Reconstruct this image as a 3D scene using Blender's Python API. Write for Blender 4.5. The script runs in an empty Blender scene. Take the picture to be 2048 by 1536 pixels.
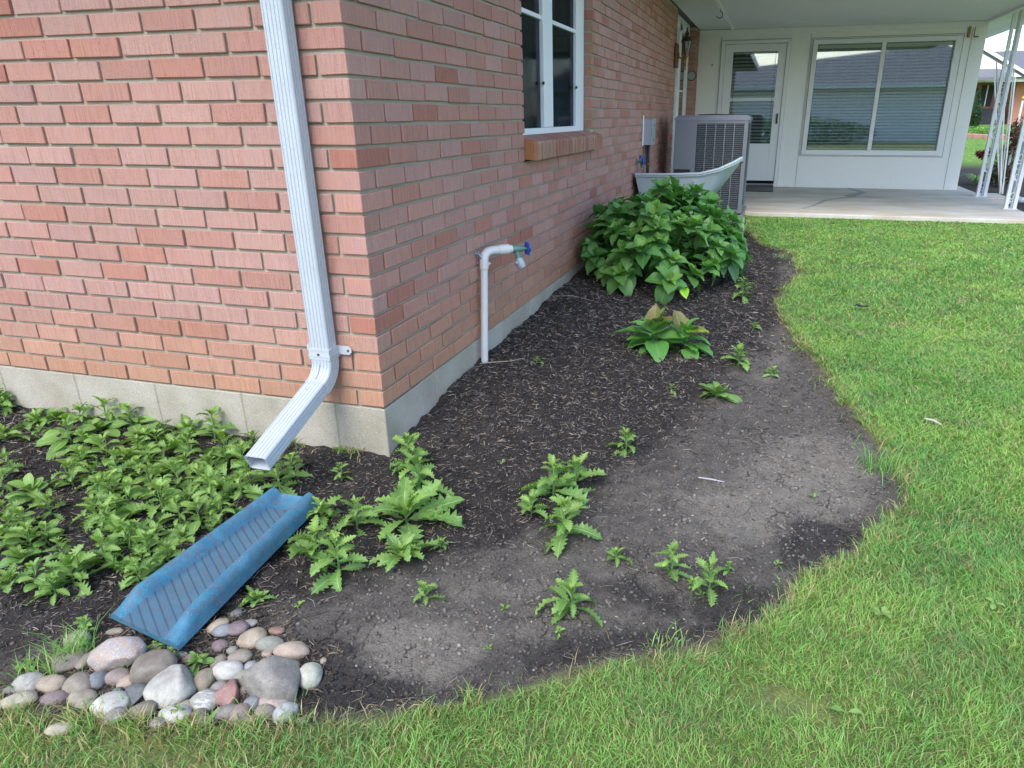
import bpy, bmesh, math, random
import numpy as np
from mathutils import Vector, Matrix, noise
R = math.radians
rnd = random.Random(7)
nr = np.random.default_rng(11)
S = bpy.context.scene
COL = S.collection

# ------------------------------------------------------------ camera, sky, sun, exposure
CAM_LOC = np.array([1.251059, -2.029522, .968541])
YAW, PIT, ROL, FOC = -.278435, .378021, -.00539, 1398.8328
def cam_axes():
    f = np.array([math.sin(YAW)*math.cos(PIT), math.cos(YAW)*math.cos(PIT), -math.sin(PIT)])
    r = np.array([math.cos(YAW), -math.sin(YAW), 0.]); u = np.cross(r, f)
    return r*math.cos(ROL)+u*math.sin(ROL), -r*math.sin(ROL)+u*math.cos(ROL), f
CR, CU, CF = cam_axes()
cd = bpy.data.cameras.new('camera'); cam = bpy.data.objects.new('camera', cd); COL.objects.link(cam)
cam.matrix_world = Matrix(((CR[0], CU[0], -CF[0], CAM_LOC[0]), (CR[1], CU[1], -CF[1], CAM_LOC[1]),
                           (CR[2], CU[2], -CF[2], CAM_LOC[2]), (0, 0, 0, 1)))
cd.sensor_fit = 'HORIZONTAL'; cd.sensor_width = 36; cd.lens = FOC/2048*36
cd.shift_x = -107.132/2048; cd.shift_y = 19.154/2048
cd.clip_start = .02; cd.clip_end = 2000
S.camera = cam
SUN_EL, SUN_AZ = 50, 186        # azimuth clockwise from +y; light comes from behind the camera, left
w = bpy.data.worlds.new('World'); S.world = w; w.use_nodes = True
wn = w.node_tree.nodes; sky = wn.new('ShaderNodeTexSky'); sky.sky_type = 'NISHITA'; sky.sun_disc = False
sky.sun_elevation = R(SUN_EL); sky.sun_rotation = R(SUN_AZ); sky.dust_density = 1.6; sky.air_density = 1.0; sky.ozone_density = 1.0
bg = wn['Background']; bg.inputs[1].default_value = .15
w.node_tree.links.new(sky.outputs[0], bg.inputs[0])
sd = bpy.data.lights.new('sun', 'SUN'); sun = bpy.data.objects.new('sun', sd); COL.objects.link(sun)
sd.energy = .95; sd.angle = R(32); sd.color = (1, .965, .915)
_d = Vector((math.sin(R(SUN_AZ))*math.cos(R(SUN_EL)), math.cos(R(SUN_AZ))*math.cos(R(SUN_EL)), math.sin(R(SUN_EL))))
sun.rotation_euler = _d.to_track_quat('Z', 'Y').to_euler()
S.view_settings.view_transform = 'Standard'; S.view_settings.look = 'None'
S.view_settings.exposure = 1.45; S.view_settings.gamma = 1

# ------------------------------------------------------------ measured layout (metres; origin at the brick corner, z = 0 at the lowest course)
BED=[(-0.26, -1.241), (0.049, -1.212), (0.233, -1.177), (0.396, -1.102), (0.442, -1.098), (0.552, -1.044), (0.683, -0.974), (0.777, -0.915), (0.868, -0.832), (1.021, -0.718), (1.11, -0.673), (1.19, -0.63), (1.269, -0.561), (1.341, -0.483), (1.43, -0.334), (1.515, -0.208), (1.674, 0.015), (1.791, 0.227), (1.779, 0.36), (1.704, 0.752), (1.583, 1.345), (1.478, 1.775), (1.374, 2.216), (1.327, 2.536), (1.373, 2.881), (1.519, 3.545), (1.493, 4.109), (1.372, 4.412), (1.198, 4.571), (1.085, 5.251), (0.997, 6.174)]
MUL=[(0.122, -1.032), (0.097, -0.763), (0.351, -0.578), (0.584, -0.405), (0.722, -0.192), (0.86, 0.169), (1.045, 0.775), (1.18, 1.42), (1.374, 2.216)]
WEEDS=[
(-1.806, -0.045, 0.075, 'leafy toothed weed, first from the left in the row against the foundation', 'weeds crowding the left bed'),
(-2.027, -0.04, 0.077, 'leafy toothed weed, second from the left in the row against the foundation', 'weeds crowding the left bed'),
(-1.811, -0.04, 0.075, 'leafy toothed weed, third from the left in the row against the foundation', 'weeds crowding the left bed'),
(-1.878, -0.04, 0.101, 'leafy toothed weed, fourth from the left in the row against the foundation', 'weeds crowding the left bed'),
(-1.577, -0.087, 0.089, 'leafy toothed weed, fifth from the left in the row against the foundation', 'weeds crowding the left bed'),
(-1.527, -0.038, 0.065, 'leafy toothed weed, sixth from the left in the row against the foundation', 'weeds crowding the left bed'),
(-1.39, -0.04, 0.081, 'leafy toothed weed, seventh from the left in the row against the foundation', 'weeds crowding the left bed'),
(-1.261, -0.03, 0.076, 'leafy toothed weed, eighth from the left in the row against the foundation', 'weeds crowding the left bed'),
(-1.218, -0.04, 0.056, 'leafy toothed weed, ninth from the left in the row against the foundation', 'weeds crowding the left bed'),
(-1.136, -0.034, 0.079, 'leafy toothed weed, tenth from the left in the row against the foundation', 'weeds crowding the left bed'),
(-0.859, -0.04, 0.085, 'leafy toothed weed, eleventh from the left in the row against the foundation', 'weeds crowding the left bed'),
(-1.53, -0.251, 0.084, 'leafy toothed weed, first from the left in the second row from the foundation', 'weeds crowding the left bed'),
(-1.399, -0.211, 0.054, 'leafy toothed weed, second from the left in the second row from the foundation', 'weeds crowding the left bed'),
(-1.253, -0.205, 0.098, 'leafy toothed weed, third from the left in the second row from the foundation', 'weeds crowding the left bed'),
(-1.161, -0.229, 0.06, 'leafy toothed weed, fourth from the left in the second row from the foundation', 'weeds crowding the left bed'),
(-1.238, -0.114, 0.086, 'leafy toothed weed, fifth from the left in the second row from the foundation', 'weeds crowding the left bed'),
(-0.968, -0.136, 0.083, 'leafy toothed weed, sixth from the left in the second row from the foundation', 'weeds crowding the left bed'),
(-0.901, -0.147, 0.06, 'leafy toothed weed, seventh from the left in the second row from the foundation', 'weeds crowding the left bed'),
(-0.959, -0.062, 0.069, 'leafy toothed weed, eighth from the left in the second row from the foundation', 'weeds crowding the left bed'),
(-0.797, -0.149, 0.081, 'leafy toothed weed, ninth from the left in the second row from the foundation', 'weeds crowding the left bed'),
(-0.728, -0.044, 0.084, 'leafy toothed weed, tenth from the left in the second row from the foundation', 'weeds crowding the left bed'),
(-0.539, -0.058, 0.067, 'leafy toothed weed, eleventh from the left in the second row from the foundation', 'weeds crowding the left bed'),
(-1.068, -0.325, 0.071, 'leafy toothed weed, first from the left in the third row from the foundation', 'weeds crowding the left bed'),
(-1.037, -0.254, 0.08, 'leafy toothed weed, second from the left in the third row from the foundation', 'weeds crowding the left bed'),
(-0.908, -0.331, 0.063, 'leafy toothed weed, third from the left in the third row from the foundation', 'weeds crowding the left bed'),
(-0.913, -0.268, 0.086, 'leafy toothed weed, fourth from the left in the third row from the foundation', 'weeds crowding the left bed'),
(-0.932, -0.203, 0.066, 'leafy toothed weed, fifth from the left in the third row from the foundation', 'weeds crowding the left bed'),
(-0.827, -0.262, 0.071, 'leafy toothed weed, sixth from the left in the third row from the foundation', 'weeds crowding the left bed'),
(-0.717, -0.251, 0.057, 'leafy toothed weed, seventh from the left in the third row from the foundation', 'weeds crowding the left bed'),
(-0.662, -0.263, 0.056, 'leafy toothed weed, eighth from the left in the third row from the foundation', 'weeds crowding the left bed'),
(-0.715, -0.188, 0.065, 'leafy toothed weed, ninth from the left in the third row from the foundation', 'weeds crowding the left bed'),
(-0.573, -0.248, 0.07, 'leafy toothed weed, tenth from the left in the third row from the foundation', 'weeds crowding the left bed'),
(-0.562, -0.176, 0.086, 'leafy toothed weed, eleventh from the left in the third row from the foundation', 'weeds crowding the left bed'),
(-1.159, -0.543, 0.06, 'leafy toothed weed, first from the left in the fourth row from the foundation', 'weeds crowding the left bed'),
(-1.233, -0.462, 0.055, 'leafy toothed weed, second from the left in the fourth row from the foundation', 'weeds crowding the left bed'),
(-0.962, -0.453, 0.074, 'leafy toothed weed, third from the left in the fourth row from the foundation', 'weeds crowding the left bed'),
(-0.887, -0.433, 0.074, 'leafy toothed weed, fourth from the left in the fourth row from the foundation', 'weeds crowding the left bed'),
(-0.847, -0.374, 0.075, 'leafy toothed weed, fifth from the left in the fourth row from the foundation', 'weeds crowding the left bed'),
(-0.775, -0.351, 0.069, 'leafy toothed weed, sixth from the left in the fourth row from the foundation', 'weeds crowding the left bed'),
(-0.697, -0.379, 0.067, 'leafy toothed weed, seventh from the left in the fourth row from the foundation', 'weeds crowding the left bed'),
(-0.723, -0.292, 0.077, 'leafy toothed weed, eighth from the left in the fourth row from the foundation', 'weeds crowding the left bed'),
(-0.591, -0.379, 0.073, 'leafy toothed weed, ninth from the left in the fourth row from the foundation', 'weeds crowding the left bed'),
(-0.518, -0.36, 0.073, 'leafy toothed weed, tenth from the left in the fourth row from the foundation', 'weeds crowding the left bed'),
(-0.453, -0.323, 0.08, 'leafy toothed weed, eleventh from the left in the fourth row from the foundation', 'weeds crowding the left bed'),
(-0.447, -0.22, 0.076, 'leafy toothed weed, twelfth from the left in the fourth row from the foundation', 'weeds crowding the left bed'),
(-1.03, -0.544, 0.079, 'leafy toothed weed, first from the left in the row level with the splash block top', 'weeds crowding the left bed'),
(-0.799, -0.494, 0.059, 'leafy toothed weed, second from the left in the row level with the splash block top', 'weeds crowding the left bed'),
(-0.757, -0.487, 0.065, 'leafy toothed weed, third from the left in the row level with the splash block top', 'weeds crowding the left bed'),
(-0.628, -0.532, 0.069, 'leafy toothed weed, fourth from the left in the row level with the splash block top', 'weeds crowding the left bed'),
(-0.603, -0.446, 0.065, 'leafy toothed weed, fifth from the left in the row level with the splash block top', 'weeds crowding the left bed'),
(-0.486, -0.448, 0.064, 'leafy toothed weed, sixth from the left in the row level with the splash block top', 'weeds crowding the left bed'),
(-0.392, -0.442, 0.076, 'leafy toothed weed, seventh from the left in the row level with the splash block top', 'weeds crowding the left bed'),
(-0.379, -0.387, 0.065, 'leafy toothed weed, eighth from the left in the row level with the splash block top', 'weeds crowding the left bed'),
(-0.289, -0.456, 0.056, 'leafy toothed weed, ninth from the left in the row level with the splash block top', 'weeds crowding the left bed'),
(-0.33, -0.382, 0.078, 'leafy toothed weed, tenth from the left in the row level with the splash block top', 'weeds crowding the left bed'),
(-0.332, -0.33, 0.066, 'leafy toothed weed, eleventh from the left in the row level with the splash block top', 'weeds crowding the left bed'),
(-0.992, -0.666, 0.062, 'leafy toothed weed, first from the left in the row beside the splash block middle', 'weeds crowding the left bed'),
(-0.886, -0.732, 0.072, 'leafy toothed weed, second from the left in the row beside the splash block middle', 'weeds crowding the left bed'),
(-0.849, -0.713, 0.054, 'leafy toothed weed, third from the left in the row beside the splash block middle', 'weeds crowding the left bed'),
(-0.865, -0.615, 0.069, 'leafy toothed weed, fourth from the left in the row beside the splash block middle', 'weeds crowding the left bed'),
(-0.721, -0.584, 0.081, 'leafy toothed weed, fifth from the left in the row beside the splash block middle', 'weeds crowding the left bed'),
(-0.621, -0.627, 0.079, 'leafy toothed weed, sixth from the left in the row beside the splash block middle', 'weeds crowding the left bed'),
(-0.648, -0.564, 0.062, 'leafy toothed weed, seventh from the left in the row beside the splash block middle', 'weeds crowding the left bed'),
(-0.513, -0.519, 0.081, 'leafy toothed weed, eighth from the left in the row beside the splash block middle', 'weeds crowding the left bed'),
(-0.426, -0.549, 0.067, 'leafy toothed weed, ninth from the left in the row beside the splash block middle', 'weeds crowding the left bed'),
(-0.364, -0.533, 0.067, 'leafy toothed weed, tenth from the left in the row beside the splash block middle', 'weeds crowding the left bed'),
(-0.316, -0.5, 0.068, 'leafy toothed weed, eleventh from the left in the row beside the splash block middle', 'weeds crowding the left bed'),
(-0.815, -0.798, 0.058, 'leafy toothed weed, first from the left in the row beside the lower splash block', 'weeds crowding the left bed'),
(-0.754, -0.773, 0.075, 'leafy toothed weed, second from the left in the row beside the lower splash block', 'weeds crowding the left bed'),
(-0.73, -0.739, 0.059, 'leafy toothed weed, third from the left in the row beside the lower splash block', 'weeds crowding the left bed'),
(-0.503, -0.714, 0.058, 'leafy toothed weed, fourth from the left in the row beside the lower splash block', 'weeds crowding the left bed'),
(-0.544, -0.663, 0.077, 'leafy toothed weed, fifth from the left in the row beside the lower splash block', 'weeds crowding the left bed'),
(-0.459, -0.709, 0.069, 'leafy toothed weed, sixth from the left in the row beside the lower splash block', 'weeds crowding the left bed'),
(-0.465, -0.666, 0.053, 'leafy toothed weed, seventh from the left in the row beside the lower splash block', 'weeds crowding the left bed'),
(-0.486, -0.626, 0.072, 'leafy toothed weed, eighth from the left in the row beside the lower splash block', 'weeds crowding the left bed'),
(-0.374, -0.72, 0.068, 'leafy toothed weed, ninth from the left in the row beside the lower splash block', 'weeds crowding the left bed'),
(-0.415, -0.647, 0.059, 'leafy toothed weed, tenth from the left in the row beside the lower splash block', 'weeds crowding the left bed'),
(-0.357, -0.61, 0.053, 'leafy toothed weed, eleventh from the left in the row beside the lower splash block', 'weeds crowding the left bed'),
(-0.633, -0.929, 0.059, 'leafy toothed weed, first from the left in the front row above the stones', 'weeds crowding the left bed'),
(-0.719, -0.832, 0.056, 'leafy toothed weed, second from the left in the front row above the stones', 'weeds crowding the left bed'),
(-0.554, -0.911, 0.064, 'leafy toothed weed, third from the left in the front row above the stones', 'weeds crowding the left bed'),
(-0.472, -0.93, 0.057, 'leafy toothed weed, fourth from the left in the front row above the stones', 'weeds crowding the left bed'),
(-0.584, -0.809, 0.05, 'leafy toothed weed, fifth from the left in the front row above the stones', 'weeds crowding the left bed'),
(-0.481, -0.872, 0.102, 'leafy toothed weed, sixth from the left in the front row above the stones', 'weeds crowding the left bed'),
(-0.48, -0.771, 0.062, 'leafy toothed weed, seventh from the left in the front row above the stones', 'weeds crowding the left bed'),
(-0.381, -0.785, 0.061, 'leafy toothed weed, eighth from the left in the front row above the stones', 'weeds crowding the left bed'),
(-0.304, -0.826, 0.059, 'leafy toothed weed, ninth from the left in the front row above the stones', 'weeds crowding the left bed'),
(-0.343, -0.769, 0.05, 'leafy toothed weed, tenth from the left in the front row above the stones', 'weeds crowding the left bed'),
(-0.306, -0.759, 0.05, 'leafy toothed weed, eleventh from the left in the front row above the stones', 'weeds crowding the left bed'),
(-0.296, -0.727, 0.073, 'leafy toothed weed, twelfth from the left in the front row above the stones', 'weeds crowding the left bed'),
(0.117, -0.066, 0.089, 'upright curly leaved weed beside the foundation corner', ''),
(0.257, -0.362, 0.15, 'large toothed weed sprawling right of the splash block top', ''),
(0.223, -0.198, 0.108, 'curly topped weed touching the large one below the corner', ''),
(0.126, -0.431, 0.077, 'low narrow weed between the splash block and the large weed', ''),
(0.337, -0.545, 0.093, 'broad leaved light green weed below the large sprawling weed', ''),
(0.097, -0.595, 0.108, 'bushy weed hugging the lower right side of the splash block', ''),
(0.204, -0.65, 0.09, 'wide jagged weed rooted just right of the splash block side', ''),
(-0.004, -0.419, 0.085, 'small weed leaning over the top right corner of the splash block', ''),
(0.478, -0.674, 0.053, 'small five leaved rosette alone on the grey soil right of the splash block', ''),
(0.42, -0.461, 0.031, 'tiny pale weed alone to the right of the broad leaved one', ''),
(-0.09, -0.179, 0.051, 'small upright weed under the foundation edge left of the corner', ''),
(0.172, -0.788, 0.014, 'tiny two leaf seedling just above the reddish pebble', ''),
(0.044, -0.796, 0.05, 'small bright weed between splash block and round stones', ''),
(0.647, -0.075, 0.108, 'spiky toothed weed, topmost of the middle bed cluster', ''),
(0.706, -0.014, 0.093, 'long leaved jagged weed right of the topmost of the middle cluster', ''),
(0.612, -0.197, 0.06, 'small drooping weed on the left of the middle cluster', ''),
(0.75, -0.297, 0.098, 'star shaped jagged weed at the bottom of the middle cluster', ''),
(0.822, 0.284, 0.062, 'lone three leaved seedling in black mulch in the middle of the bed', ''),
(0.922, -0.361, 0.045, 'thin grassy seedling on grey soil above the bottom rosettes', ''),
(1.081, -0.369, 0.062, 'four leaved weed left of a pair near the lawn edge', ''),
(1.192, -0.415, 0.074, 'toothed weed right of the pair near the lawn edge', ''),
(1.145, -0.403, 0.032, 'tiny sprout between the pair of weeds near the lawn edge', ''),
(1.238, -0.308, 0.027, 'pale spiky sprout just right of the pair near the lawn edge', ''),
(0.854, -0.596, 0.09, 'bright cross shaped toothed rosette nearest the front lawn', ''),
(0.848, -0.694, 0.02, 'tiny yellow green seedling under the bright cross shaped rosette', ''),
(0.687, -0.644, 0.016, 'tiny seedling on dirt left of the bright cross shaped rosette', ''),
(0.699, -0.787, 0.013, 'tiny seedling near the front grass edge in the dirt', ''),
(0.408, 0.077, 0.017, 'tiny yellow sprout in mulch above the middle cluster', ''),
(1.135, 2.609, 0.093, 'small weed at the right foot of the big leafy bush', ''),
(1.231, 2.031, 0.043, 'small reddish seedling by the lawn edge below the bush', ''),
(1.176, 1.353, 0.088, 'narrow leaved weed right of the broad leaved clump', ''),
(1.338, 1.296, 0.046, 'small flat seedling close to the lawn edge right of the clump', ''),
(1.104, 0.915, 0.098, 'fan of long leaves below and right of the broad leaved clump', ''),
(0.906, 0.902, 0.028, 'tiny yellowish seedling below the broad leaved clump', ''),
(0.261, 0.954, 0.032, 'tiny green seedling near the foot of the white pipe', ''),
(0.744, -0.122, 0.037, 'small jagged weed between the topmost and star shaped weeds', ''),
(-0.237, -0.31, 0.106, 'toothed weed directly below the open downspout end', ''),
(-0.271, -0.195, 0.063, 'wide leaved weed under the tip of the downspout', ''),
(1.491, 0.191, 0.016, 'tiny green speck of a seedling on the far right soil', ''),
(1.371, -0.229, 0.015, 'tiny green seedling in the dark soil near the lawn corner', ''),
(-0.263, -1.021, 0.031, 'small toothed weed at the back left of the stones', 'sprigs among the stones'),
(-0.093, -1.071, 0.033, 'small fern like weed in front of the large streaked boulder', 'sprigs among the stones'),
(-0.097, -1.034, 0.021, 'tiny weed between the streaked boulder and the brown rock', 'sprigs among the stones'),
(-0.057, -1.02, 0.029, 'pale round leaved weed at the bottom edge of the splash block', 'sprigs among the stones'),
(-0.002, -1.032, 0.026, 'yellow green sprig between stones below the splash block', 'sprigs among the stones'),
(0.074, -1.033, 0.03, 'yellowish weed between the white spotted stone and the splash block', 'sprigs among the stones'),
(0.114, -1.092, 0.018, 'dark green sprig between the white grey and olive stones', 'sprigs among the stones'),
(0.153, -1.174, 0.023, 'green sprig in front of the white striped stone', 'sprigs among the stones'),
(0.065, -1.161, 0.024, 'yellow green sprig on the brown stone', 'sprigs among the stones'),
(-0.311, -1.136, 0.021, 'pale leaved weed in the grass tuft left of the stones', 'sprigs among the stones'),
(0.314, -1.048, 0.013, 'small sprig above the right corner of the pink rounded stone', 'sprigs among the stones')]
STONES=[
(-0.256, -1.183, 0.0617, 0.0468, 0, 'lg', 'pale grey oval stone by the left edge of the pile'),
(-0.197, -1.174, 0.0577, 0.0409, 0, 'tan', 'rough tan speckled stone below the grass tuft'),
(-0.15, -1.206, 0.0544, 0.0326, 10, 'pur', 'flat purple stone lying under the speckled tan one'),
(-0.216, -1.235, 0.0721, 0.0397, 20, 'crm', 'long cream stone half sunk at the far left by the lawn'),
(-0.095, -1.188, 0.0563, 0.0381, 5, 'bei', 'beige grey rounded stone below the blue grey round stone'),
(-0.135, -1.161, 0.0557, 0.0557, 40, 'tan2', 'brownish ribbed stone beside the blue grey round stone'),
(-0.112, -1.137, 0.0431, 0.0442, 0, 'blu', 'blue grey round stone below the big streaked boulder'),
(-0.225, -1.108, 0.0776, 0.0582, 40, 'brn', 'large tilted brown grey stone left of the streaked boulder'),
(-0.259, -1.054, 0.0522, 0.0441, 10, 'bei', 'grey beige stone above the large tilted stone'),
(-0.185, -1.095, 0.0272, 0.0505, -10, 'mau', 'narrow mauve grey stone wedged left of the streaked boulder'),
(-0.129, -1.069, 0.1327, 0.0858, -10, 'GRA', 'large angular pink and grey streaked boulder just under the splash block corner'),
(-0.078, -1.113, 0.0491, 0.0378, 15, 'mau', 'mauve pink pebble right of the blue grey round stone'),
(-0.045, -1.118, 0.0412, 0.0319, 25, 'pch', 'peach coloured pebble between the mauve ones'),
(-0.017, -1.106, 0.0319, 0.0225, 15, 'mau', 'small mauve pebble right of the peach pebble'),
(0.015, -1.149, 0.0511, 0.0511, 0, 'sla', 'dark slate grey wedge stone under the flat brown rock'),
(-0.039, -1.149, 0.0331, 0.0294, 20, 'sla', 'small dark blue grey stone left of the slate wedge'),
(-0.009, -1.194, 0.0678, 0.0535, 15, 'wht', 'whitish cracked egg stone below the slate wedge'),
(-0.004, -1.084, 0.1025, 0.0759, 0, 'brn', 'large flat brown grey rock below the splash block mouth'),
(0.078, -1.117, 0.0992, 0.0919, 35, 'WHT', 'large white grey smooth stone in the middle of the pile'),
(0.03, -1.215, 0.042, 0.035, 35, 'lav', 'lavender grey stone under the whitish cracked stone'),
(0.061, -1.182, 0.0568, 0.0355, 15, 'brn', 'brown stone right of the whitish cracked stone'),
(0.138, -1.171, 0.0635, 0.0388, 0, 'wht', 'white striped stone half in grass below the large white grey stone'),
(0.14, -1.141, 0.0395, 0.0287, 0, 'bei', 'greyish tan stone behind the white striped stone'),
(0.122, -1.069, 0.042, 0.0487, 0, 'olv', 'tan olive egg stone right of the large white grey stone'),
(0.155, -1.033, 0.0666, 0.0449, 0, 'wht', 'white spotted oval stone in the upper middle of the pile'),
(0.109, -1.009, 0.035, 0.035, 0, 'tan2', 'tan grey stone above the white spotted stone'),
(0.192, -1.004, 0.0308, 0.0308, 0, 'lbl', 'light blue grey stone right of the white spotted stone'),
(0.197, -1.036, 0.0415, 0.0302, 30, 'gre', 'grey green slanted stone left of the very large boulder'),
(0.166, -1.121, 0.0596, 0.0488, 0, 'gst', 'grey stone with white streaks left of the red triangle'),
(0.167, -1.077, 0.0334, 0.0296, 0, 'gry', 'grey stone behind the red triangle'),
(0.207, -1.086, 0.0531, 0.0604, 0, 'RED', 'red triangular stone in the lower right of the pile'),
(0.228, -1.066, 0.0222, 0.024, 0, 'brn', 'small brown pebble right of the red triangle'),
(0.269, -1.095, 0.035, 0.0433, 0, 'blu', 'upright blue grey stone right of the red triangle, standing'),
(0.313, -1.081, 0.0596, 0.0379, -8, 'pnk', 'pink rounded stone below the very large boulder'),
(0.285, -1.035, 0.1229, 0.1192, -20, 'GRY', 'very large grey speckled boulder at the right of the pile'),
(0.344, -0.994, 0.0555, 0.0536, 0, 'pgr', 'pale greenish white round stone at the far right on the soil'),
(0.252, -0.932, 0.0772, 0.0416, 5, 'pch', 'peach tan flat stone above the very large boulder'),
(0.137, -0.926, 0.0639, 0.0493, 20, 'tan', 'tan stone marked with a small ring right of the splash block'),
(0.175, -0.886, 0.039, 0.0226, -5, 'rbr', 'small reddish brown pebble alone in the dirt at the upper right'),
(0.084, -0.911, 0.0472, 0.0349, 20, 'pur', 'purple oval stone right beside the splash block'),
(0.054, -0.925, 0.0471, 0.0328, 25, 'blu', 'slate blue stone touching the splash block side'),
(0.076, -0.965, 0.0368, 0.03, -15, 'pur', 'dark purple round pebble left of the ring marked stone'),
(0.095, -0.881, 0.0333, 0.0208, 0, 'gry', 'grey pebble under the leaves of the small bright weed'),
(0.191, -0.931, 0.064, 0.036, 10, 'gre', 'greyish green flat stone above the very large boulder, under the peach one'),
(0.148, -0.984, 0.0509, 0.0352, 0, 'tan2', 'dull grey tan stone above the white spotted stone, right'),
(0.117, -0.972, 0.0237, 0.0198, 0, 'gry', 'tiny grey pebble between the purple and white spotted stones'),
(0.038, -0.861, 0.0297, 0.0254, 0, 'sla', 'dark grey pebble high beside the splash block'),
(0.029, -0.916, 0.0495, 0.033, 45, 'tan', 'long tan stone tucked under the splash block'),
(-0.073, -1.016, 0.0338, 0.0259, 0, 'bei', 'beige pebble at the foot of the splash block'),
(0.005, -1.017, 0.0373, 0.0177, 0, 'lg', 'light grey pebble under the splash block bottom corner'),
(0.039, -1.027, 0.0311, 0.0233, 20, 'brn', 'grey brown pebble right of the splash block bottom corner'),
(-0.204, -0.998, 0.0389, 0.0184, 15, 'bei', 'beige flat stone behind the streaked boulder'),
(0.238, -1.133, 0.0603, 0.039, 0, 'gry', 'grey flat stone under the red triangle in the grass edge'),
(0.27, -1.134, 0.0423, 0.0423, 15, 'mau', 'mauve tan stone below the red triangle, mauve one of two'),
(0.316, -1.113, 0.039, 0.0319, 0, 'mau', 'mauve grey stone below the pink rounded stone'),
(0.365, -1.107, 0.0423, 0.0458, -35, 'lbl', 'smooth blue grey stone at the lower right end of the pile'),
(0.188, -1.159, 0.0317, 0.0282, 0, 'brn', 'brown pebble right of the white striped stone'),
(0.204, -1.169, 0.0419, 0.0192, 0, 'tan2', 'tan buried stone at the grass edge, middle'),
(0.29, -1.144, 0.0524, 0.0192, 0, 'tan2', 'wide tan buried stone at the grass edge, right of middle'),
(-0.057, -1.268, 0.0516, 0.0275, 20, 'crm', 'cream stone sunk in the grass in the front lawn at left'),
(0.124, -1.202, 0.0347, 0.0208, 0, 'gry', 'grey stone sunk in the grass left of the white striped stone'),
(-0.07, -1.202, 0.0395, 0.0179, 10, 'crm', 'cream sliver of stone under the beige grey rounded stone'),
(0.198, -0.953, 0.0237, 0.0178, 0, 'pch', 'small peach pebble between boulder and peach stone'),
(0.343, -0.939, 0.014, 0.0156, 0, 'tan', 'tiny tan pebble right of the pale greenish stone'),
(0.405, -1.115, 0.0209, 0.0139, 0, 'bei', 'small beige pebble at the lower right corner'),
(-0.273, -1.21, 0.0332, 0.0185, 0, 'gry', 'flat grey stone at the far left grass edge')]

def sm(a, b, t):
    t = min(1, max(0, (t-a)/(b-a))); return t*t*(3-2*t)
ZB = ([-9,-1.5,0,.16,.66,1.35,2.1,2.6,4.5,6.2,9,14,52,90],[-.25,-.215,-.18,-.148,-.1,-.092,-.063,-.035,-.04,-.12,-.16,-.12,.36,.5])
ZL = ([-9,-1.5,0,2,4,6.4,9,14,52,90],[-.30,-.265,-.225,-.18,-.14,-.12,-.16,-.12,.36,.5])
def g(x, y):
    a = np.interp(y, *ZB); b = np.interp(y, *ZL)
    return float(a+(b-a)*sm(.1, 1.5, x))
def gv(x, y):
    a = np.interp(y, *ZB); b = np.interp(y, *ZL); t = np.clip((x-.1)/1.4, 0, 1); t = t*t*(3-2*t)
    return a+(b-a)*t

# ------------------------------------------------------------ helpers
def mat(name, col=(.5,.5,.5), rough=.6, metal=0., spec=.5):
    m = bpy.data.materials.new(name); m.use_nodes = True; b = m.node_tree.nodes['Principled BSDF']
    b.inputs['Base Color'].default_value = (*col, 1); b.inputs['Roughness'].default_value = rough
    b.inputs['Metallic'].default_value = metal; b.inputs['Specular IOR Level'].default_value = spec
    return m
class N:
    """small node-graph writer"""
    def __init__(s, m): s.m = m; s.t = m.node_tree; s.b = s.t.nodes['Principled BSDF']; s.out = s.t.nodes['Material Output']
    def n(s, ty, **k):
        o = s.t.nodes.new('ShaderNode'+ty)
        for a, v in k.items(): setattr(o, a, v)
        return o
    def l(s, a, b): s.t.links.new(a, b)
    def pos(s, scale=(1,1,1), obj=False, off=None):
        src = s.n('TexCoord').outputs['Object'] if obj else s.n('NewGeometry').outputs['Position']
        mp = s.n('Mapping'); mp.inputs['Scale'].default_value = scale; s.l(src, mp.inputs[0]); return mp.outputs[0]
    def noise(s, vec, scale, detail=4, rough=.55, dist=0):
        o = s.n('TexNoise'); o.inputs['Scale'].default_value = scale; o.inputs['Detail'].default_value = detail
        o.inputs['Roughness'].default_value = rough; o.inputs['Distortion'].default_value = dist
        s.l(vec, o.inputs['Vector']); return o.outputs['Fac']
    def ramp(s, f, stops):
        o = s.n('ValToRGB'); e = o.color_ramp.elements
        while len(e) < len(stops): e.new(.5)
        for q, (p, c) in zip(e, stops):
            q.position = p; q.color = (c, c, c, 1) if isinstance(c, (int, float)) else (*c, 1)
        s.l(f, o.inputs[0]); return o.outputs[0]
    def mix(s, f, a, b, mode='MIX'):
        o = s.n('Mix', data_type='RGBA', blend_type=mode)
        for i_, v in ((0, f), (6, a), (7, b)):
            sock = o.inputs[i_]
            if isinstance(v, (int, float)): sock.default_value = v if i_ == 0 else (v, v, v, 1)
            elif isinstance(v, tuple): sock.default_value = (*v, 1)
            else: s.l(v, sock)
        return o.outputs[2]
    def bump(s, h, strength, dist=.002, prev=None):
        o = s.n('Bump'); o.inputs['Strength'].default_value = strength; o.inputs['Distance'].default_value = dist
        s.l(h, o.inputs['Height'])
        if prev: s.l(prev, o.inputs['Normal'])
        return o.outputs[0]
    def attr(s, name): o = s.n('Attribute'); o.attribute_name = name; return o.outputs['Color']
    def color(s, c): s.l(c, s.b.inputs['Base Color'])
    def normal(s, c): s.l(c, s.b.inputs['Normal'])

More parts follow.
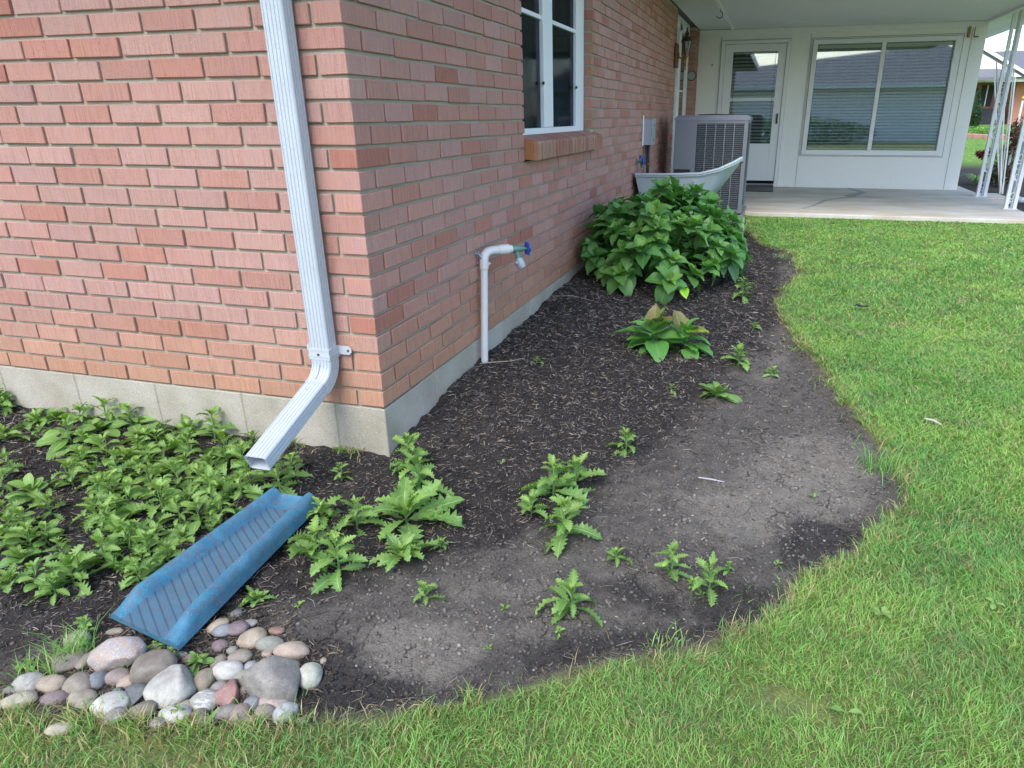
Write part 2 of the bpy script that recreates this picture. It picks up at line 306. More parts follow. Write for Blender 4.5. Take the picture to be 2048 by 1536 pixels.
def painted(name, col, rough=.45, dirt=.12, scale=9, metal=0., dcol=None, bumpy=.15):
    m = mat(name, col, rough, metal); k = N(m)
    p = k.pos()
    f = k.ramp(k.noise(p, scale, 6, .65), [(.35, 0.), (.75, 1.)])
    f2 = k.ramp(k.noise(p, scale*14, 3), [(.45, 0.), (.8, 1.)])
    dc = dcol or tuple(c*.55 for c in col)
    c1 = k.mix(f, col, tuple(c*(1-dirt)+d*dirt for c, d in zip(col, dc)))
    o = k.n('Math', operation='MULTIPLY'); k.l(f2, o.inputs[0]); o.inputs[1].default_value = dirt*1.6
    k.color(k.mix(o.outputs[0], c1, dc)); k.normal(k.bump(f2, bumpy, .0008))
    return m

class MB:
    def __init__(s): s.v = []; s.f = []; s.c = []
    def add(s, vs, fs, c=None):
        o = len(s.v); s.v += [tuple(map(float, p)) for p in vs]; s.f += [tuple(i+o for i in q) for q in fs]
        if c is not None: s.c += [c]*len(vs)
    def box(s, x0, x1, y0, y1, z0, z1, c=None, b=0.):
        if b <= 0:
            s.add([(x, y, z) for z in (z0, z1) for y in (y0, y1) for x in (x0, x1)],
                  [(0,2,3,1),(4,5,7,6),(0,1,5,4),(2,6,7,3),(0,4,6,2),(1,3,7,5)], c)
        else:
            v, f = bevbox(x0, x1, y0, y1, z0, z1, b); s.add(v, f, c)
    def tube(s, pts, r, n=8, c=None, cap=True):
        pts = [Vector(p) for p in pts]; rs = r if isinstance(r, (list, tuple)) else [r]*len(pts); vs = []; fs = []
        up = None
        for i, p in enumerate(pts):
            t = (pts[min(i+1, len(pts)-1)]-pts[max(i-1, 0)]).normalized()
            if up is None:
                up = Vector((0,0,1)) if abs(t.z) < .9 else Vector((1,0,0))
            a = t.cross(up).normalized(); bb = a.cross(t).normalized(); up = bb
            for k in range(n):
                q = 2*math.pi*k/n; vs.append(p+(a*math.cos(q)+bb*math.sin(q))*rs[i])
        for i in range(len(pts)-1):
            for k in range(n):
                k2 = (k+1) % n; fs.append((i*n+k, i*n+k2, (i+1)*n+k2, (i+1)*n+k))
        if cap: fs += [tuple(range(n))[::-1], tuple((len(pts)-1)*n+k for k in range(n))]
        s.add(vs, fs, c)
    def lathe(s, prof, org=(0,0,0), n=16, axis='z', c=None):
        o = Vector(org); vs = []; fs = []
        for r, h in prof:
            for k in range(n):
                q = 2*math.pi*k/n; a, b = r*math.cos(q), r*math.sin(q)
                vs.append(o+Vector({'z': (a,b,h), 'x': (h,a,b), 'y': (b,h,a)}[axis]))
        for i in range(len(prof)-1):
            for k in range(n):
                k2 = (k+1) % n; fs.append((i*n+k, i*n+k2, (i+1)*n+k2, (i+1)*n+k))
        fs += [tuple(range(n))[::-1], tuple((len(prof)-1)*n+k for k in range(n))]
        s.add(vs, fs, c)
    def prism(s, poly, y0, y1, plane='xz', c=None):
        """closed polygon swept between two depths"""
        f3 = {'xz': lambda a,b,d: (a,d,b), 'yz': lambda a,b,d: (d,a,b), 'xy': lambda a,b,d: (a,b,d)}[plane]
        n = len(poly); s.add([f3(a,b,y0) for a,b in poly]+[f3(a,b,y1) for a,b in poly],
            [tuple(range(n)), tuple(range(2*n-1, n-1, -1))]+[(i, (i+1)%n+0, (i+1)%n+n, i+n)[::-1] for i in range(n)], c)
    def mesh(s, name):
        me = bpy.data.meshes.new(name); me.from_pydata(s.v, [], s.f); me.update()
        if s.c:
            a = me.attributes.new('col', 'FLOAT_COLOR', 'POINT'); a.data.foreach_set('color', np.array([(*q[:3], 1) for q in s.c], dtype=np.float32).ravel())
        bm = bmesh.new(); bm.from_mesh(me); bmesh.ops.recalc_face_normals(bm, faces=bm.faces); bm.to_mesh(me); bm.free()
        return me
    def build(s, name, m, parent=None, smooth=False, **k):
        me = s.mesh(name); me.materials.append(m)
        if smooth: smooth_mesh(me)
        return link(name, me, parent, **k)
def smooth_mesh(me, ang=55):
    me.polygons.foreach_set('use_smooth', [True]*len(me.polygons))
    try: me.set_sharp_from_angle(angle=R(ang))
    except Exception: pass
def bevbox(x0, x1, y0, y1, z0, z1, b):
    bm = bmesh.new(); bmesh.ops.create_cube(bm, size=1)
    for v in bm.verts:
        v.co = Vector((x0 if v.co.x < 0 else x1, y0 if v.co.y < 0 else y1, z0 if v.co.z < 0 else z1))
    bmesh.ops.bevel(bm, geom=list(bm.edges), offset=b, segments=1, affect='EDGES')
    bm.verts.index_update()
    v = [tuple(q.co) for q in bm.verts]; f = [tuple(q.index for q in p.verts) for p in bm.faces]; bm.free()
    return v, f
def link(name, me, parent=None, label=None, cat=None, group=None, kind=None, loc=None, rot=None, scale=None):
    o = bpy.data.objects.new(name, me); COL.objects.link(o)
    if parent: o.parent = parent
    if loc is not None: o.location = loc
    if rot is not None: o.rotation_euler = rot
    if scale is not None: o.scale = scale
    return tag(o, label, cat, group, kind)
def tag(o, label=None, cat=None, group=None, kind=None):
    if label: o['label'] = label
    if cat: o['category'] = cat
    if group: o['group'] = group
    if kind: o['kind'] = kind
    return o
def thing(name, label, cat, loc=(0,0,0), rz=0., group=None):
    return link(name, None, None, label, cat, group, loc=loc, rot=(0,0,rz))
def trimesh(name, V, T, colr=None, m=None, smooth=False):
    """V (n,3), T (k,3) numpy -> mesh"""
    me = bpy.data.meshes.new(name); me.vertices.add(len(V)); me.vertices.foreach_set('co', np.ascontiguousarray(V, dtype=np.float32).ravel())
    me.loops.add(len(T)*3); me.loops.foreach_set('vertex_index', np.ascontiguousarray(T, dtype=np.int32).ravel())
    me.polygons.add(len(T)); me.polygons.foreach_set('loop_start', np.arange(0, len(T)*3, 3, dtype=np.int32))
    try: me.polygons.foreach_set('loop_total', np.full(len(T), 3, dtype=np.int32))
    except Exception: pass
    if colr is not None:
        a = me.attributes.new('col', 'FLOAT_COLOR', 'POINT'); a.data.foreach_set('color', np.ascontiguousarray(np.c_[colr, np.ones(len(colr))], dtype=np.float32).ravel())
    if smooth: me.polygons.foreach_set('use_smooth', np.ones(len(T), dtype=bool))
    me.update(calc_edges=True); me.validate()
    if m: me.materials.append(m)
    return me
def nz(x, y, s, o=0): return noise.noise(Vector((x*s+o, y*s-o*1.7, o*.31)))

# ------------------------------------------------------------ materials
def brick_mat(name, use_obj):
    m = mat(name, (.5,.25,.2), .85, 0, .25); k = N(m)
    base = k.n('ObjectInfo').outputs['Color'] if use_obj else k.attr('col')
    p = k.pos()
    stri = k.noise(k.pos((420, 420, 9)), 1, 2, .6)             # vertical wire-cut lines
    fine = k.noise(p, 900, 2)
    blot = k.noise(p, 16, 4, .6)
    c = k.mix(k.ramp(blot, [(.35, 0.), (.7, .45)]), base, k.mix(.40, base, (.60,.28,.15)))
    c = k.mix(k.ramp(stri, [(.46, 0.), (.70, .6)]), c, k.mix(1., c, (.58,.47,.44), 'MULTIPLY'))
    c = k.mix(k.ramp(k.noise(p, 260, 2), [(.63, 0.), (.72, .75)]), c, (.13,.06,.05))
    c = k.mix(k.ramp(k.noise(p, 120, 3), [(.64, 0.), (.74, .35)]), c, (.72,.55,.48))
    k.color(c)
    h = k.mix(.5, stri, fine)
    k.normal(k.bump(h, 1., .0028)); return m
M = {}
M['brick'] = brick_mat('brick_face', True); M['brickv'] = brick_mat('brick_face_joined', False)
m = M['mortar'] = mat('mortar', (.40,.36,.29), .95); k = N(m); p = k.pos()
k.color(k.mix(k.noise(p, 220, 3), k.mix(k.noise(p, 8, 3), (.22,.20,.155), (.36,.325,.26)), (.48,.44,.36))); k.normal(k.bump(k.noise(p, 350, 4), 1, .003))
m = M['concrete'] = mat('concrete_block', (.4,.4,.37), .92); k = N(m); p = k.pos()
c = k.mix(k.ramp(k.noise(p, 5, 5), [(.35, 0.), (.7, 1.)]), (.48,.45,.385), (.35,.32,.245))
c = k.mix(k.ramp(k.noise(p, 330, 2), [(.52, 0.), (.66, .7)]), c, (.18,.18,.165))
c = k.mix(k.ramp(k.noise(p, 180, 2), [(.6, 0.), (.72, .5)]), c, (.62,.60,.55))
k.color(c); k.normal(k.bump(k.noise(p, 380, 3), .7, .003))
m = M['slab'] = mat('patio_concrete', (.5,.5,.46), .8); k = N(m); p = k.pos()
c = k.mix(k.ramp(k.noise(k.pos((1,2.2,1)), 1.6, 5, .6), [(.4, 0.), (.68, 1.)]), (.58,.57,.53), (.46,.39,.30))
k.color(k.mix(k.ramp(k.noise(p, 60, 3), [(.5, 0.), (.8, .35)]), c, (.26,.26,.24))); k.normal(k.bump(k.noise(p, 90, 4), .3, .002))
M['white_alu'] = painted('white_aluminium', (.47,.52,.58), .38, .2, 11)
M['white_vinyl'] = painted('white_vinyl', (.80,.82,.84), .4, .04, 5)
M['white_wall'] = painted('painted_panel', (.86,.87,.85), .5, .06, 2.2)
M['ceiling'] = painted('painted_ceiling', (.76,.79,.78), .6, .06, 3)
M['dark_line'] = painted('dark_joint', (.10,.10,.09), .8)
M['pvc'] = painted('pvc_pipe', (.64,.66,.68), .35, .16, 12, dcol=(.42,.38,.30))
M['ac'] = painted('grey_painted_steel', (.185,.205,.235), .45, .07, 4)
M['ac_dark'] = painted('dark_grille', (.025,.03,.04), .7)
M['ac_top'] = painted('ac_lid_steel', (.21,.225,.27), .4, .05)
M['metal'] = painted('galvanised', (.42,.47,.52), .45, .15, 30, .5)
M['black'] = painted('black_plastic', (.02,.02,.022), .5)
M['brass'] = painted('tarnished_brass', (.38,.25,.10), .4, .4, 60, .8)
M['bronze'] = painted('dark_bronze', (.035,.032,.03), .5, .2, 40, .3)
M['verd'] = painted('verdigris_brass', (.22,.27,.22), .6, .9, 90, .5, (.10,.30,.27))
M['bluewheel'] = painted('blue_enamel', (.03,.09,.42), .4, .1, 30)
M['tub'] = painted('grey_poly_tub', (.44,.53,.56), .45, .14, 14, dcol=(.28,.32,.32))
M['rust'] = painted('rusty_screw', (.16,.06,.02), .8, .6, 200)
M['wood'] = painted('stained_wood', (.17,.065,.035), .6, .5, 50)
M['iron'] = painted('white_painted_iron', (.74,.78,.82), .45, .10, 25, dcol=(.30,.28,.25))
M['bamboo'] = painted('weathered_stake', (.55,.55,.50), .7, .4, 40)
m = M['roof'] = mat('asphalt_shingle', (.1,.1,.11), .95); k = N(m); p = k.pos()
bt = k.n('TexBrick'); bt.inputs['Scale'].default_value = 3; k.l(k.pos(), bt.inputs[0])
k.color(k.mix(k.noise(p, 9, 5), (.11,.115,.14), (.19,.195,.22)))
m = M['glass'] = mat('window_glass', (.9,.95,.95), .02); k = N(m)
tr = k.n('BsdfTransparent'); gl = k.n('BsdfGlossy'); gl.inputs['Roughness'].default_value = .02
tr.inputs[0].default_value = (.82,.87,.87,1); gl.inputs[0].default_value = (.9,.95,1,1)
fr = k.n('Fresnel'); fr.inputs[0].default_value = 1.5; mp = k.n('Math', operation='MULTIPLY_ADD'); mp.inputs[1].default_value = 1.5; mp.inputs[2].default_value = .12
k.l(fr.outputs[0], mp.inputs[0]); mx = k.n('MixShader'); k.l(mp.outputs[0], mx.inputs[0]); k.l(tr.outputs[0], mx.inputs[1]); k.l(gl.outputs[0], mx.inputs[2]); k.l(mx.outputs[0], k.out.inputs[0])
m = M['glass_screened'] = mat('screened_glass', (.5,.5,.5), .1); k = N(m)
tr = k.n('BsdfTransparent'); tr.inputs[0].default_value = (.42,.46,.50,1); gl = k.n('BsdfGlossy'); gl.inputs['Roughness'].default_value = .06; gl.inputs[0].default_value = (.45,.52,.6,1)
mx = k.n('MixShader'); mx.inputs[0].default_value = .16; k.l(tr.outputs[0], mx.inputs[1]); k.l(gl.outputs[0], mx.inputs[2]); k.l(mx.outputs[0], k.out.inputs[0])
M['screen'] = painted('dark_insect_screen', (.045,.06,.07), .5, .2, 3)
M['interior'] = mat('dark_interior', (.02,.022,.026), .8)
M['curtain'] = painted('pale_window_liner', (.17,.21,.26), .6)
m = M['slat'] = mat('blind_slat', (.88,.90,.88), .5)

def leaf_mat(name, c1, c2, vein, rough=.42, trans=.25):
    m = mat(name, c1, rough, 0, .4); k = N(m)
    oi = k.n('ObjectInfo'); base = k.mix(oi.outputs['Random'], c1, c2)
    base = k.mix(1., base, oi.outputs['Color'], 'MULTIPLY')
    uv = k.n('UVMap'); sx = k.n('SeparateXYZ'); k.l(uv.outputs[0], sx.inputs[0])
    d = k.n('Math', operation='ABSOLUTE'); k.l(sx.outputs[0], d.inputs[0])          # u = -1..1 across
    mid = k.ramp(d.outputs[0], [(.0, 1.), (.11, 0.)])
    a = k.n('Math', operation='MULTIPLY_ADD'); k.l(d.outputs[0], a.inputs[0]); a.inputs[1].default_value = -.35; k.l(sx.outputs[1], a.inputs[2])
    b = k.n('Math', operation='MULTIPLY'); k.l(a.outputs[0], b.inputs[0]); b.inputs[1].default_value = 50
    s_ = k.n('Math', operation='SINE'); k.l(b.outputs[0], s_.inputs[0]); side = k.ramp(s_.outputs[0], [(.8, 0.), (1., .5)])
    base = k.mix(k.ramp(k.noise(k.pos((1,1,1), True), 60, 3), [(.3, 0.), (.75, .5)]), base, k.mix(1., base, (.62,.7,.55), 'MULTIPLY'))
    c = k.mix(side, base, vein); c = k.mix(mid, c, vein)
    k.color(c); hh = k.mix(.5, side, k.noise(k.pos((1,1,1), True), 140, 3)); k.normal(k.bump(hh, .5, .0012))
    t = k.n('BsdfTranslucent'); k.l(k.mix(1., c, (1.5,1.7,.55), 'MULTIPLY'), t.inputs[0]); mx = k.n('MixShader'); mx.inputs[0].default_value = trans
    k.l(k.b.outputs[0], mx.inputs[1]); k.l(t.outputs[0], mx.inputs[2]); k.l(mx.outputs[0], k.out.inputs[0]); return m
M['weed'] = leaf_mat('weed_leaf', (.115,.25,.055), (.20,.36,.10), (.34,.48,.22), .36)
M['bush'] = leaf_mat('broad_leaf', (.085,.25,.062), (.15,.34,.09), (.20,.34,.13), .36, .25)
M['stem'] = painted('green_stem', (.13,.25,.08), .5)
def vcol_mat(name, rough=.7, trans=0., spec=.3, bump=0.):
    m = mat(name, (.2,.2,.2), rough, 0, spec); k = N(m); c = k.attr('col'); k.color(c)
    if bump: k.normal(k.bump(k.noise(k.pos(), 500, 2), bump, .001))
    if trans:
        t = k.n('BsdfTranslucent'); k.l(k.mix(1., c, (1.3,1.35,.7), 'MULTIPLY'), t.inputs[0]); mx = k.n('MixShader'); mx.inputs[0].default_value = trans
        k.l(k.b.outputs[0], mx.inputs[1]); k.l(t.outputs[0], mx.inputs[2]); k.l(mx.outputs[0], k.out.inputs[0])
    return m
M['grass'] = vcol_mat('grass_blade', .5, .4); M['chip'] = vcol_mat('mulch_chip', .5, 0, .6, .3); M['straw'] = vcol_mat('dry_straw', .8)
M['pebble'] = vcol_mat('pebble', .7)

# ------------------------------------------------------------ ground
BEDP = BED + [(.95, 6.45), (-.05, 6.45), (-.05, .02), (-3.6, .02), (-3.6, -1.16), (-.9, -1.2)]
def in_poly(X, Y, P):
    c = np.zeros(X.shape, bool); n = len(P)
    for i in range(n):
        x1, y1 = P[i]; x2, y2 = P[(i+1) % n]
        if y1 == y2: continue
        q = ((Y < y1) != (Y < y2)) & (X < (x2-x1)*(Y-y1)/(y2-y1)+x1); c ^= q
    return c
def dist_line(X, Y, P, closed=True):
    d = np.full(X.shape, 9.); n = len(P)
    for i in range(n if closed else n-1):
        a = np.array(P[i]); b = np.array(P[(i+1) % n]); ab = b-a; L = (ab**2).sum()+1e-9
        t = np.clip(((X-a[0])*ab[0]+(Y-a[1])*ab[1])/L, 0, 1)
        d = np.minimum(d, np.hypot(X-a[0]-t*ab[0], Y-a[1]-t*ab[1]))
    return d
def bed_sd(X, Y):                                   # >0 inside the bed
    d = dist_line(X, Y, BEDP); return np.where(in_poly(X, Y, BEDP), d, -d)
MULP = MUL + [(1.40, 2.6), (1.3, 6.4), (-.1, 6.4), (-.1, .1), (-4, .1), (-4, -1.1), (-.3, -1.1)]
def mul_sd(X, Y):
    d = dist_line(X, Y, MULP); return np.where(in_poly(X, Y, MULP), d, -d)
BED2 = [(4.02, 6.9), (4.4, 7.1), (5.2, 9.5), (6.2, 13.5), (6.4, 17), (5.2, 17), (4.2, 14), (3.7, 10.2), (4.0, 9.7)]
# value noise on arrays
_T = nr.random((256, 256))
def vn(X, Y, s):
    x = X*s+1000; y = Y*s+1000; xi = np.floor(x).astype(int); yi = np.floor(y).astype(int); fx = x-xi; fy = y-yi
    fx = fx*fx*(3-2*fx); fy = fy*fy*(3-2*fy); A = _T[xi % 256, yi % 256]; B = _T[(xi+1) % 256, yi % 256]; C = _T[xi % 256, (yi+1) % 256]; D = _T[(xi+1) % 256, (yi+1) % 256]
    return (A*(1-fx)+B*fx)*(1-fy)+(C*(1-fx)+D*fx)*fy
def fbm(X, Y, s, o=4):
    r = 0; a = .5
    for i in range(o): r = r+a*vn(X+3.1*i, Y-7.7*i, s); s *= 2.1; a *= .5
    return r/(1-.5**o)
def ax(a, b, st, far):
    v = list(np.arange(a, b, st)); s = st; q = v[-1]
    while q < far: s *= 1.25; q += s; v.append(q)
    s = st; q = a; pre = []
    while q > -far: s *= 1.25; q -= s; pre.append(q)
    return np.array(pre[::-1]+v)
def bumps(X, Y):
    bs = bed_sd(X, Y); inn = np.clip(bs/.05, 0, 1); ms = np.clip(mul_sd(X, Y)/.15+.5+(fbm(X, Y, 7, 3)-.5)*1.6, 0, 1)
    h = (fbm(X, Y, 3, 3)-.5)*.035*inn+(fbm(X, Y, 22, 4)-.5)*(.019+.026*ms)*inn+(fbm(X, Y, 80, 2)-.5)*(.006+.006*ms)*inn
    h += -.014*inn                                     # the soil sits a little below the turf
    h *= np.clip(-(np.maximum(-X, 0)*0)+1, 0, 1)
    return h, bs, ms
gx = ax(-2.6, 2.4, .014, 1200); gy = ax(-1.7, 6.4, .02, 1200)
GX, GY = np.meshgrid(gx, gy); H, BS, MS = bumps(GX, GY)
Z = gv(GX, GY)+H
far = np.clip((np.hypot(GX, GY)-60)/100, 0, 1); Z = Z+far*(fbm(GX, GY, .01, 3)-.5)*2
ny_, nx_ = GX.shape; idx = np.arange(ny_*nx_).reshape(ny_, nx_)
a_, b_, c_, d_ = idx[:-1,:-1].ravel(), idx[:-1,1:].ravel(), idx[1:,1:].ravel(), idx[1:,:-1].ravel()
T = np.concatenate([np.c_[a_,b_,c_], np.c_[a_,c_,d_]])
# colours of the soil itself: dark damp earth, pale dried silt, turf thatch
AUX = []
def soil_color(GX, GY, BS, MS, bare=False):
    def blob(cx, cy, rx, ry, rot=0):
        c, s = math.cos(rot), math.sin(rot); u = (GX-cx)*c+(GY-cy)*s; v = -(GX-cx)*s+(GY-cy)*c
        return np.exp(-((u/rx)**2+(v/ry)**2))
    n1 = fbm(GX, GY, 5, 5); n2 = fbm(GX+9, GY, 40, 3)
    dry = np.clip(blob(1.50,.38,.20,.32,-.3)*1.3+blob(1.33,.02,.22,.14,.3)*1.1+blob(.52,-.86,.15,.09,.2)*1.7+blob(.8,-.55,.25,.2)*.45+blob(.45,-.6,.2,.15)*.4+blob(1.2,.0,.3,.4)*.35+blob(1.32,1.4,.16,.6)*.45, 0, 1.3)*(.35+1.1*n1)
    wet = np.clip(blob(1.53,-.12,.15,.20,.6)*1.7+blob(1.30,-.45,.16,.10,.4)*1.3+blob(.45,-1.02,.22,.07,.3)*1.4+blob(.98,-.70,.28,.07,.45)*1.2+blob(1.0,-.48,.12,.06)+blob(.33,-.93,.12,.1), 0, 1); wetb = wet; wet = wet*np.clip(n1*2.4-.4, 0, 1)
    base = np.array([.115,.104,.091]); dryc = np.array([.225,.21,.185]); wetc = np.array([.030,.028,.028]); mulc = np.array([.036,.032,.030])
    if bare:
        ca = base+(dryc-base)*np.clip(dry, 0, 1)[...,None]; ca = ca*(.62+.75*n2[...,None]); return ca+(wetc-ca)*wet[...,None]
    ca = base*(.72+.55*n2[...,None])+0*n1[...,None]; AUX.append(np.stack([np.clip(dry/(.35+1.1*n1), 0, 1.2), np.clip(wetb, 0, 1.2), np.clip(BS/.04, 0, 1)*np.clip(1-MS, 0, 1)], -1))
    ca = ca+(mulc*(.6+.9*n2[...,None])-ca)*np.clip(MS*1.1, 0, 1)[...,None]
    turf = np.array([.16,.20,.068])*(.7+.6*n1[...,None])+np.array([.05,.035,.012])*(n2[...,None]>.62)
    outw = np.clip(-BS/.03+.3, 0, 1)[...,None]; ca = ca+(turf-ca)*outw
    farg = np.array([.13,.24,.045])*(.8+.4*n1[...,None]); ff = np.clip((GY-7)/2, 0, 1)[...,None]; ca = ca+(farg-ca)*ff
    b2 = in_poly(GX, GY, BED2)[...,None]; return np.where(b2, mulc*1.3, ca)
ca = soil_color(GX, GY, BS, MS)
m = M['ground'] = mat('soil_and_turf', (.1,.1,.1), .95, 0, .2); k = N(m); p = k.pos()
sa = k.n('SeparateColor'); k.l(k.attr('aux'), sa.inputs[0])
def thr(sock, nn, amp, a, b):
    o1 = k.n('Math', operation='MULTIPLY_ADD'); k.l(nn, o1.inputs[0]); o1.inputs[1].default_value = amp; o1.inputs[2].default_value = -amp/2
    o2 = k.n('Math', operation='ADD'); k.l(sock, o2.inputs[0]); k.l(o1.outputs[0], o2.inputs[1]); return k.ramp(o2.outputs[0], [(a, 0.), (b, 1.)])
nA = k.noise(p, 9, 7, .68, .4); nB = k.noise(k.pos((1.3,.8,1)), 13, 7, .66, .3)
def gate(f, sock): o = k.n('Math', operation='MULTIPLY'); k.l(f, o.inputs[0]); k.l(sock, o.inputs[1]); return o.outputs[0]
c = k.attr('col'); md_ = thr(sa.outputs[0], nA, 2.3, .25, 1.05)
c = k.mix(gate(md_, sa.outputs[2]), c, k.mix(nB, (.16,.142,.118), (.25,.232,.20)))
c = k.mix(gate(thr(sa.outputs[1], nB, 2.0, .35, .8), sa.outputs[2]), c, (.055,.050,.046))
c = k.mix(1., c, k.ramp(k.noise(p, 160, 4, .7), [(.25, .5), (.75, 1.55)]), 'MULTIPLY')
c = k.mix(k.ramp(k.noise(p, 34, 5, .7), [(.52, 0.), (.70, .55)]), c, k.mix(1., c, (.42,.38,.36), 'MULTIPLY'))
vo = k.n('TexVoronoi'); vo.feature = 'DISTANCE_TO_EDGE'; vo.inputs['Scale'].default_value = 11; wv = k.n('VectorMath', operation='ADD'); nv_ = k.n('TexNoise'); nv_.inputs['Scale'].default_value = 14; k.l(p, nv_.inputs['Vector'])
sc2 = k.n('VectorMath', operation='SCALE'); sc2.inputs['Scale'].default_value = .07; k.l(nv_.outputs['Color'], sc2.inputs[0]); k.l(p, wv.inputs[0]); k.l(sc2.outputs[0], wv.inputs[1]); k.l(wv.outputs[0], vo.inputs['Vector'])
crk = gate(k.ramp(vo.outputs['Distance'], [(.0, 1.), (.035, 0.)]), k.ramp(k.noise(p, 4, 3), [(.50, 0.), (.62, .85)])); crk = gate(crk, sa.outputs[2]); c = k.mix(crk, c, (.02,.018,.017))
c = k.mix(k.ramp(k.noise(p, 420, 2), [(.66, 0.), (.72, .5)]), c, (.34,.32,.29)); k.color(c)
k.normal(k.bump(k.noise(p, 70, 7, .75), 1., .012, k.bump(k.mix(crk, 1., 0.), .6, .006)))
gm = trimesh('ground', np.c_[GX.ravel(), GY.ravel(), Z.ravel()], T, ca.reshape(-1, 3), m, True)
aa = gm.attributes.new('aux', 'FLOAT_COLOR', 'POINT'); aa.data.foreach_set('color', np.ascontiguousarray(np.concatenate([AUX[0], np.ones(AUX[0].shape[:2]+(1,))], -1).reshape(-1), dtype=np.float32))
link('ground', gm, kind='structure')
def gz(X, Y):                                          # true surface height for scattered things
    X = np.asarray(X, float); Y = np.asarray(Y, float); return gv(X, Y)+bumps(X, Y)[0]
def gz1(x, y): return float(gz(np.array([x]), np.array([y]))[0])

# ------------------------------------------------------------ the brick house
CH, BA, BB = .0677, .206021, .201362
house = thing('brick_house', 'pink red brick house corner on a grey block foundation with a white porch enclosure', 'house')
WT = 2.13
wallA = MB(); wallA.box(-3.2, -.010, .0105, .30, 0, WT)
wA = wallA.build('brick_wall', M['mortar'], house, label='brick wall facing the camera on the left, behind the downspout')
W0, W1, WZ0, WZ1 = 8*BB, 3.045, .88, 1.985            # window opening in the side wall
BEND = 36*BB
wb = MB()
wb.box(-.10, -.009, .30, W0-.006, 0, WT); wb.box(-.10, -.009, W1+.006, BEND-.004, 0, WT)
wb.box(-.10, -.009, W0-.006, W1+.006, 0, .745); wb.box(-.10, -.009, W0-.006, W1+.006, WZ1+.005, WT); wb.box(-.10, -.06, W0-.006, W1+.006, .745, WZ0)
wB = wb.build('brick_wall', M['mortar'], house, label='long brick side wall running back to the porch')
def brick_color(row, u, v):
    t = row/14
    pal = [(.475,.258,.215), (.49,.288,.245), (.455,.242,.20), (.50,.315,.275), (.455,.222,.175), (.41,.18,.14), (.475,.30,.27)]
    c = np.array(pal[rnd.choice([0,0,1,1,2,3,3,4,6,6,5] if rnd.random() < .45 else [0,1,3,6])])
    c = c*.84+np.array([.468,.262,.222])*.16
    low = max(0, 1-row/4.5); c = c*(1-low*.75)+np.array([.50,.285,.175])*low*.75
    if u > 0: c = c*np.array([1.02,.97,.95])
    if u > 0 and row < 5: c = c*(1-.25*low)+np.array([.50,.30,.19])*.25*low
    return tuple(c*(.91+.16*rnd.random())*np.array([1.0,1.0,1.03]))
bricks = []   # (wall, x0,x1,y0,y1,z0,z1,color)
J = .005
def vary(a, b, lo, hi): return a+rnd.uniform(lo, hi), b+rnd.uniform(lo, hi)
for r in range(31):
    z0 = r*CH+J; z1 = (r+1)*CH-J
    even = r % 2 == 0
    # wall facing the camera
    xs = [0.]+[-(.5 if even else 1)*BA]
    while xs[-1] > -3.1: xs.append(xs[-1]-BA)
    for i in range(len(xs)-1):
        a, b = xs[i+1]+J, (xs[i]-J if i else 0.)
        pr = rnd.gauss(0, .0012); dz = rnd.gauss(0, .0008)
        if i == 0 and even: continue                  # that header belongs to the side wall stretcher
        y1 = .0965 if not (i == 0) else BB*.5-J
        bricks.append(('A', a, b, (0 if i == 0 else pr), y1, z0+dz, z1+dz, brick_color(r, -1, 0)))
    ys = [0.]+([BB] if even else [BB*.5])
    while ys[-1] < BEND-.01: ys.append(min(BEND, ys[-1]+BB))
    for i in range(len(ys)-1):
        a, b = (ys[i]+J if i else 0.), ys[i+1]-J
        if i == 0 and not even: continue
        if ys[i+1] >= BEND: b = BEND-.001
        pr = rnd.gauss(0, .0012) if i else 0; dz = rnd.gauss(0, .0008)
        x0 = -.0965 if i else -BA*.5+J
        segs = [(a, b)]
        zc = (z0+z1)/2; o0, o1 = None, None
        if WZ0-.01 < zc < WZ1: o0, o1 = W0-.004, W1+.001
        elif .745 < zc < WZ0: o0, o1 = 1.597, 3.158
        if o0 is not None:
            ns = []
            for p0, p1 in segs:
                if p1 <= o0 or p0 >= o1: ns.append((p0, p1)); continue
                if p0 < o0-.02: ns.append((p0, o0))
                if p1 > o1+.02: ns.append((o1+.001, p1))
            segs = ns
        for p0, p1 in segs:
            jamb = abs(p0-W1) < .01 and o0
            cc = brick_color(r, 1, 0)
            if jamb and rnd.random() < .5: cc = tuple(np.array(cc)*.55+np.array((.30,.19,.09))*.45)
            bricks.append(('B', x0, 0+pr, p0, p1, z0+dz, z1+dz, cc))
for r in range(31):                                  # return wall beside the sidelight and the pilaster
    z0 = r*CH+J; z1 = (r+1)*CH-J
    for a, b in (((9.2, 9.39), (9.40, 9.59), (9.60, 9.78)) if r % 2 else ((9.2, 9.29), (9.30, 9.49), (9.50, 9.69))):
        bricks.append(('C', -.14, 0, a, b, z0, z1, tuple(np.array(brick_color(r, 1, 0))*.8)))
def projsize(b):
    P = np.array([(b[1]+b[2])/2 if b[0] == 'A' else 0., (b[3]+b[4])/2 if b[0] != 'A' else 0., (b[5]+b[6])/2]); d = P-CAM_LOC; z = d@CF
    px = 1024+107+FOC*(d@CR)/z; py = 768-19-FOC*(d@CU)/z*1.0
    if not (-60 < px < 2100 and -40 < py < 1560): return 0
    n = np.array([0,-1.,0]) if b[0] == 'A' else np.array([1.,0,0])
    L = (b[2]-b[1]) if b[0] == 'A' else (b[4]-b[3])
    return L*abs((d/np.linalg.norm(d))@n)/z**2
bricks.sort(key=lambda b: -projsize(b))
VAR = {}
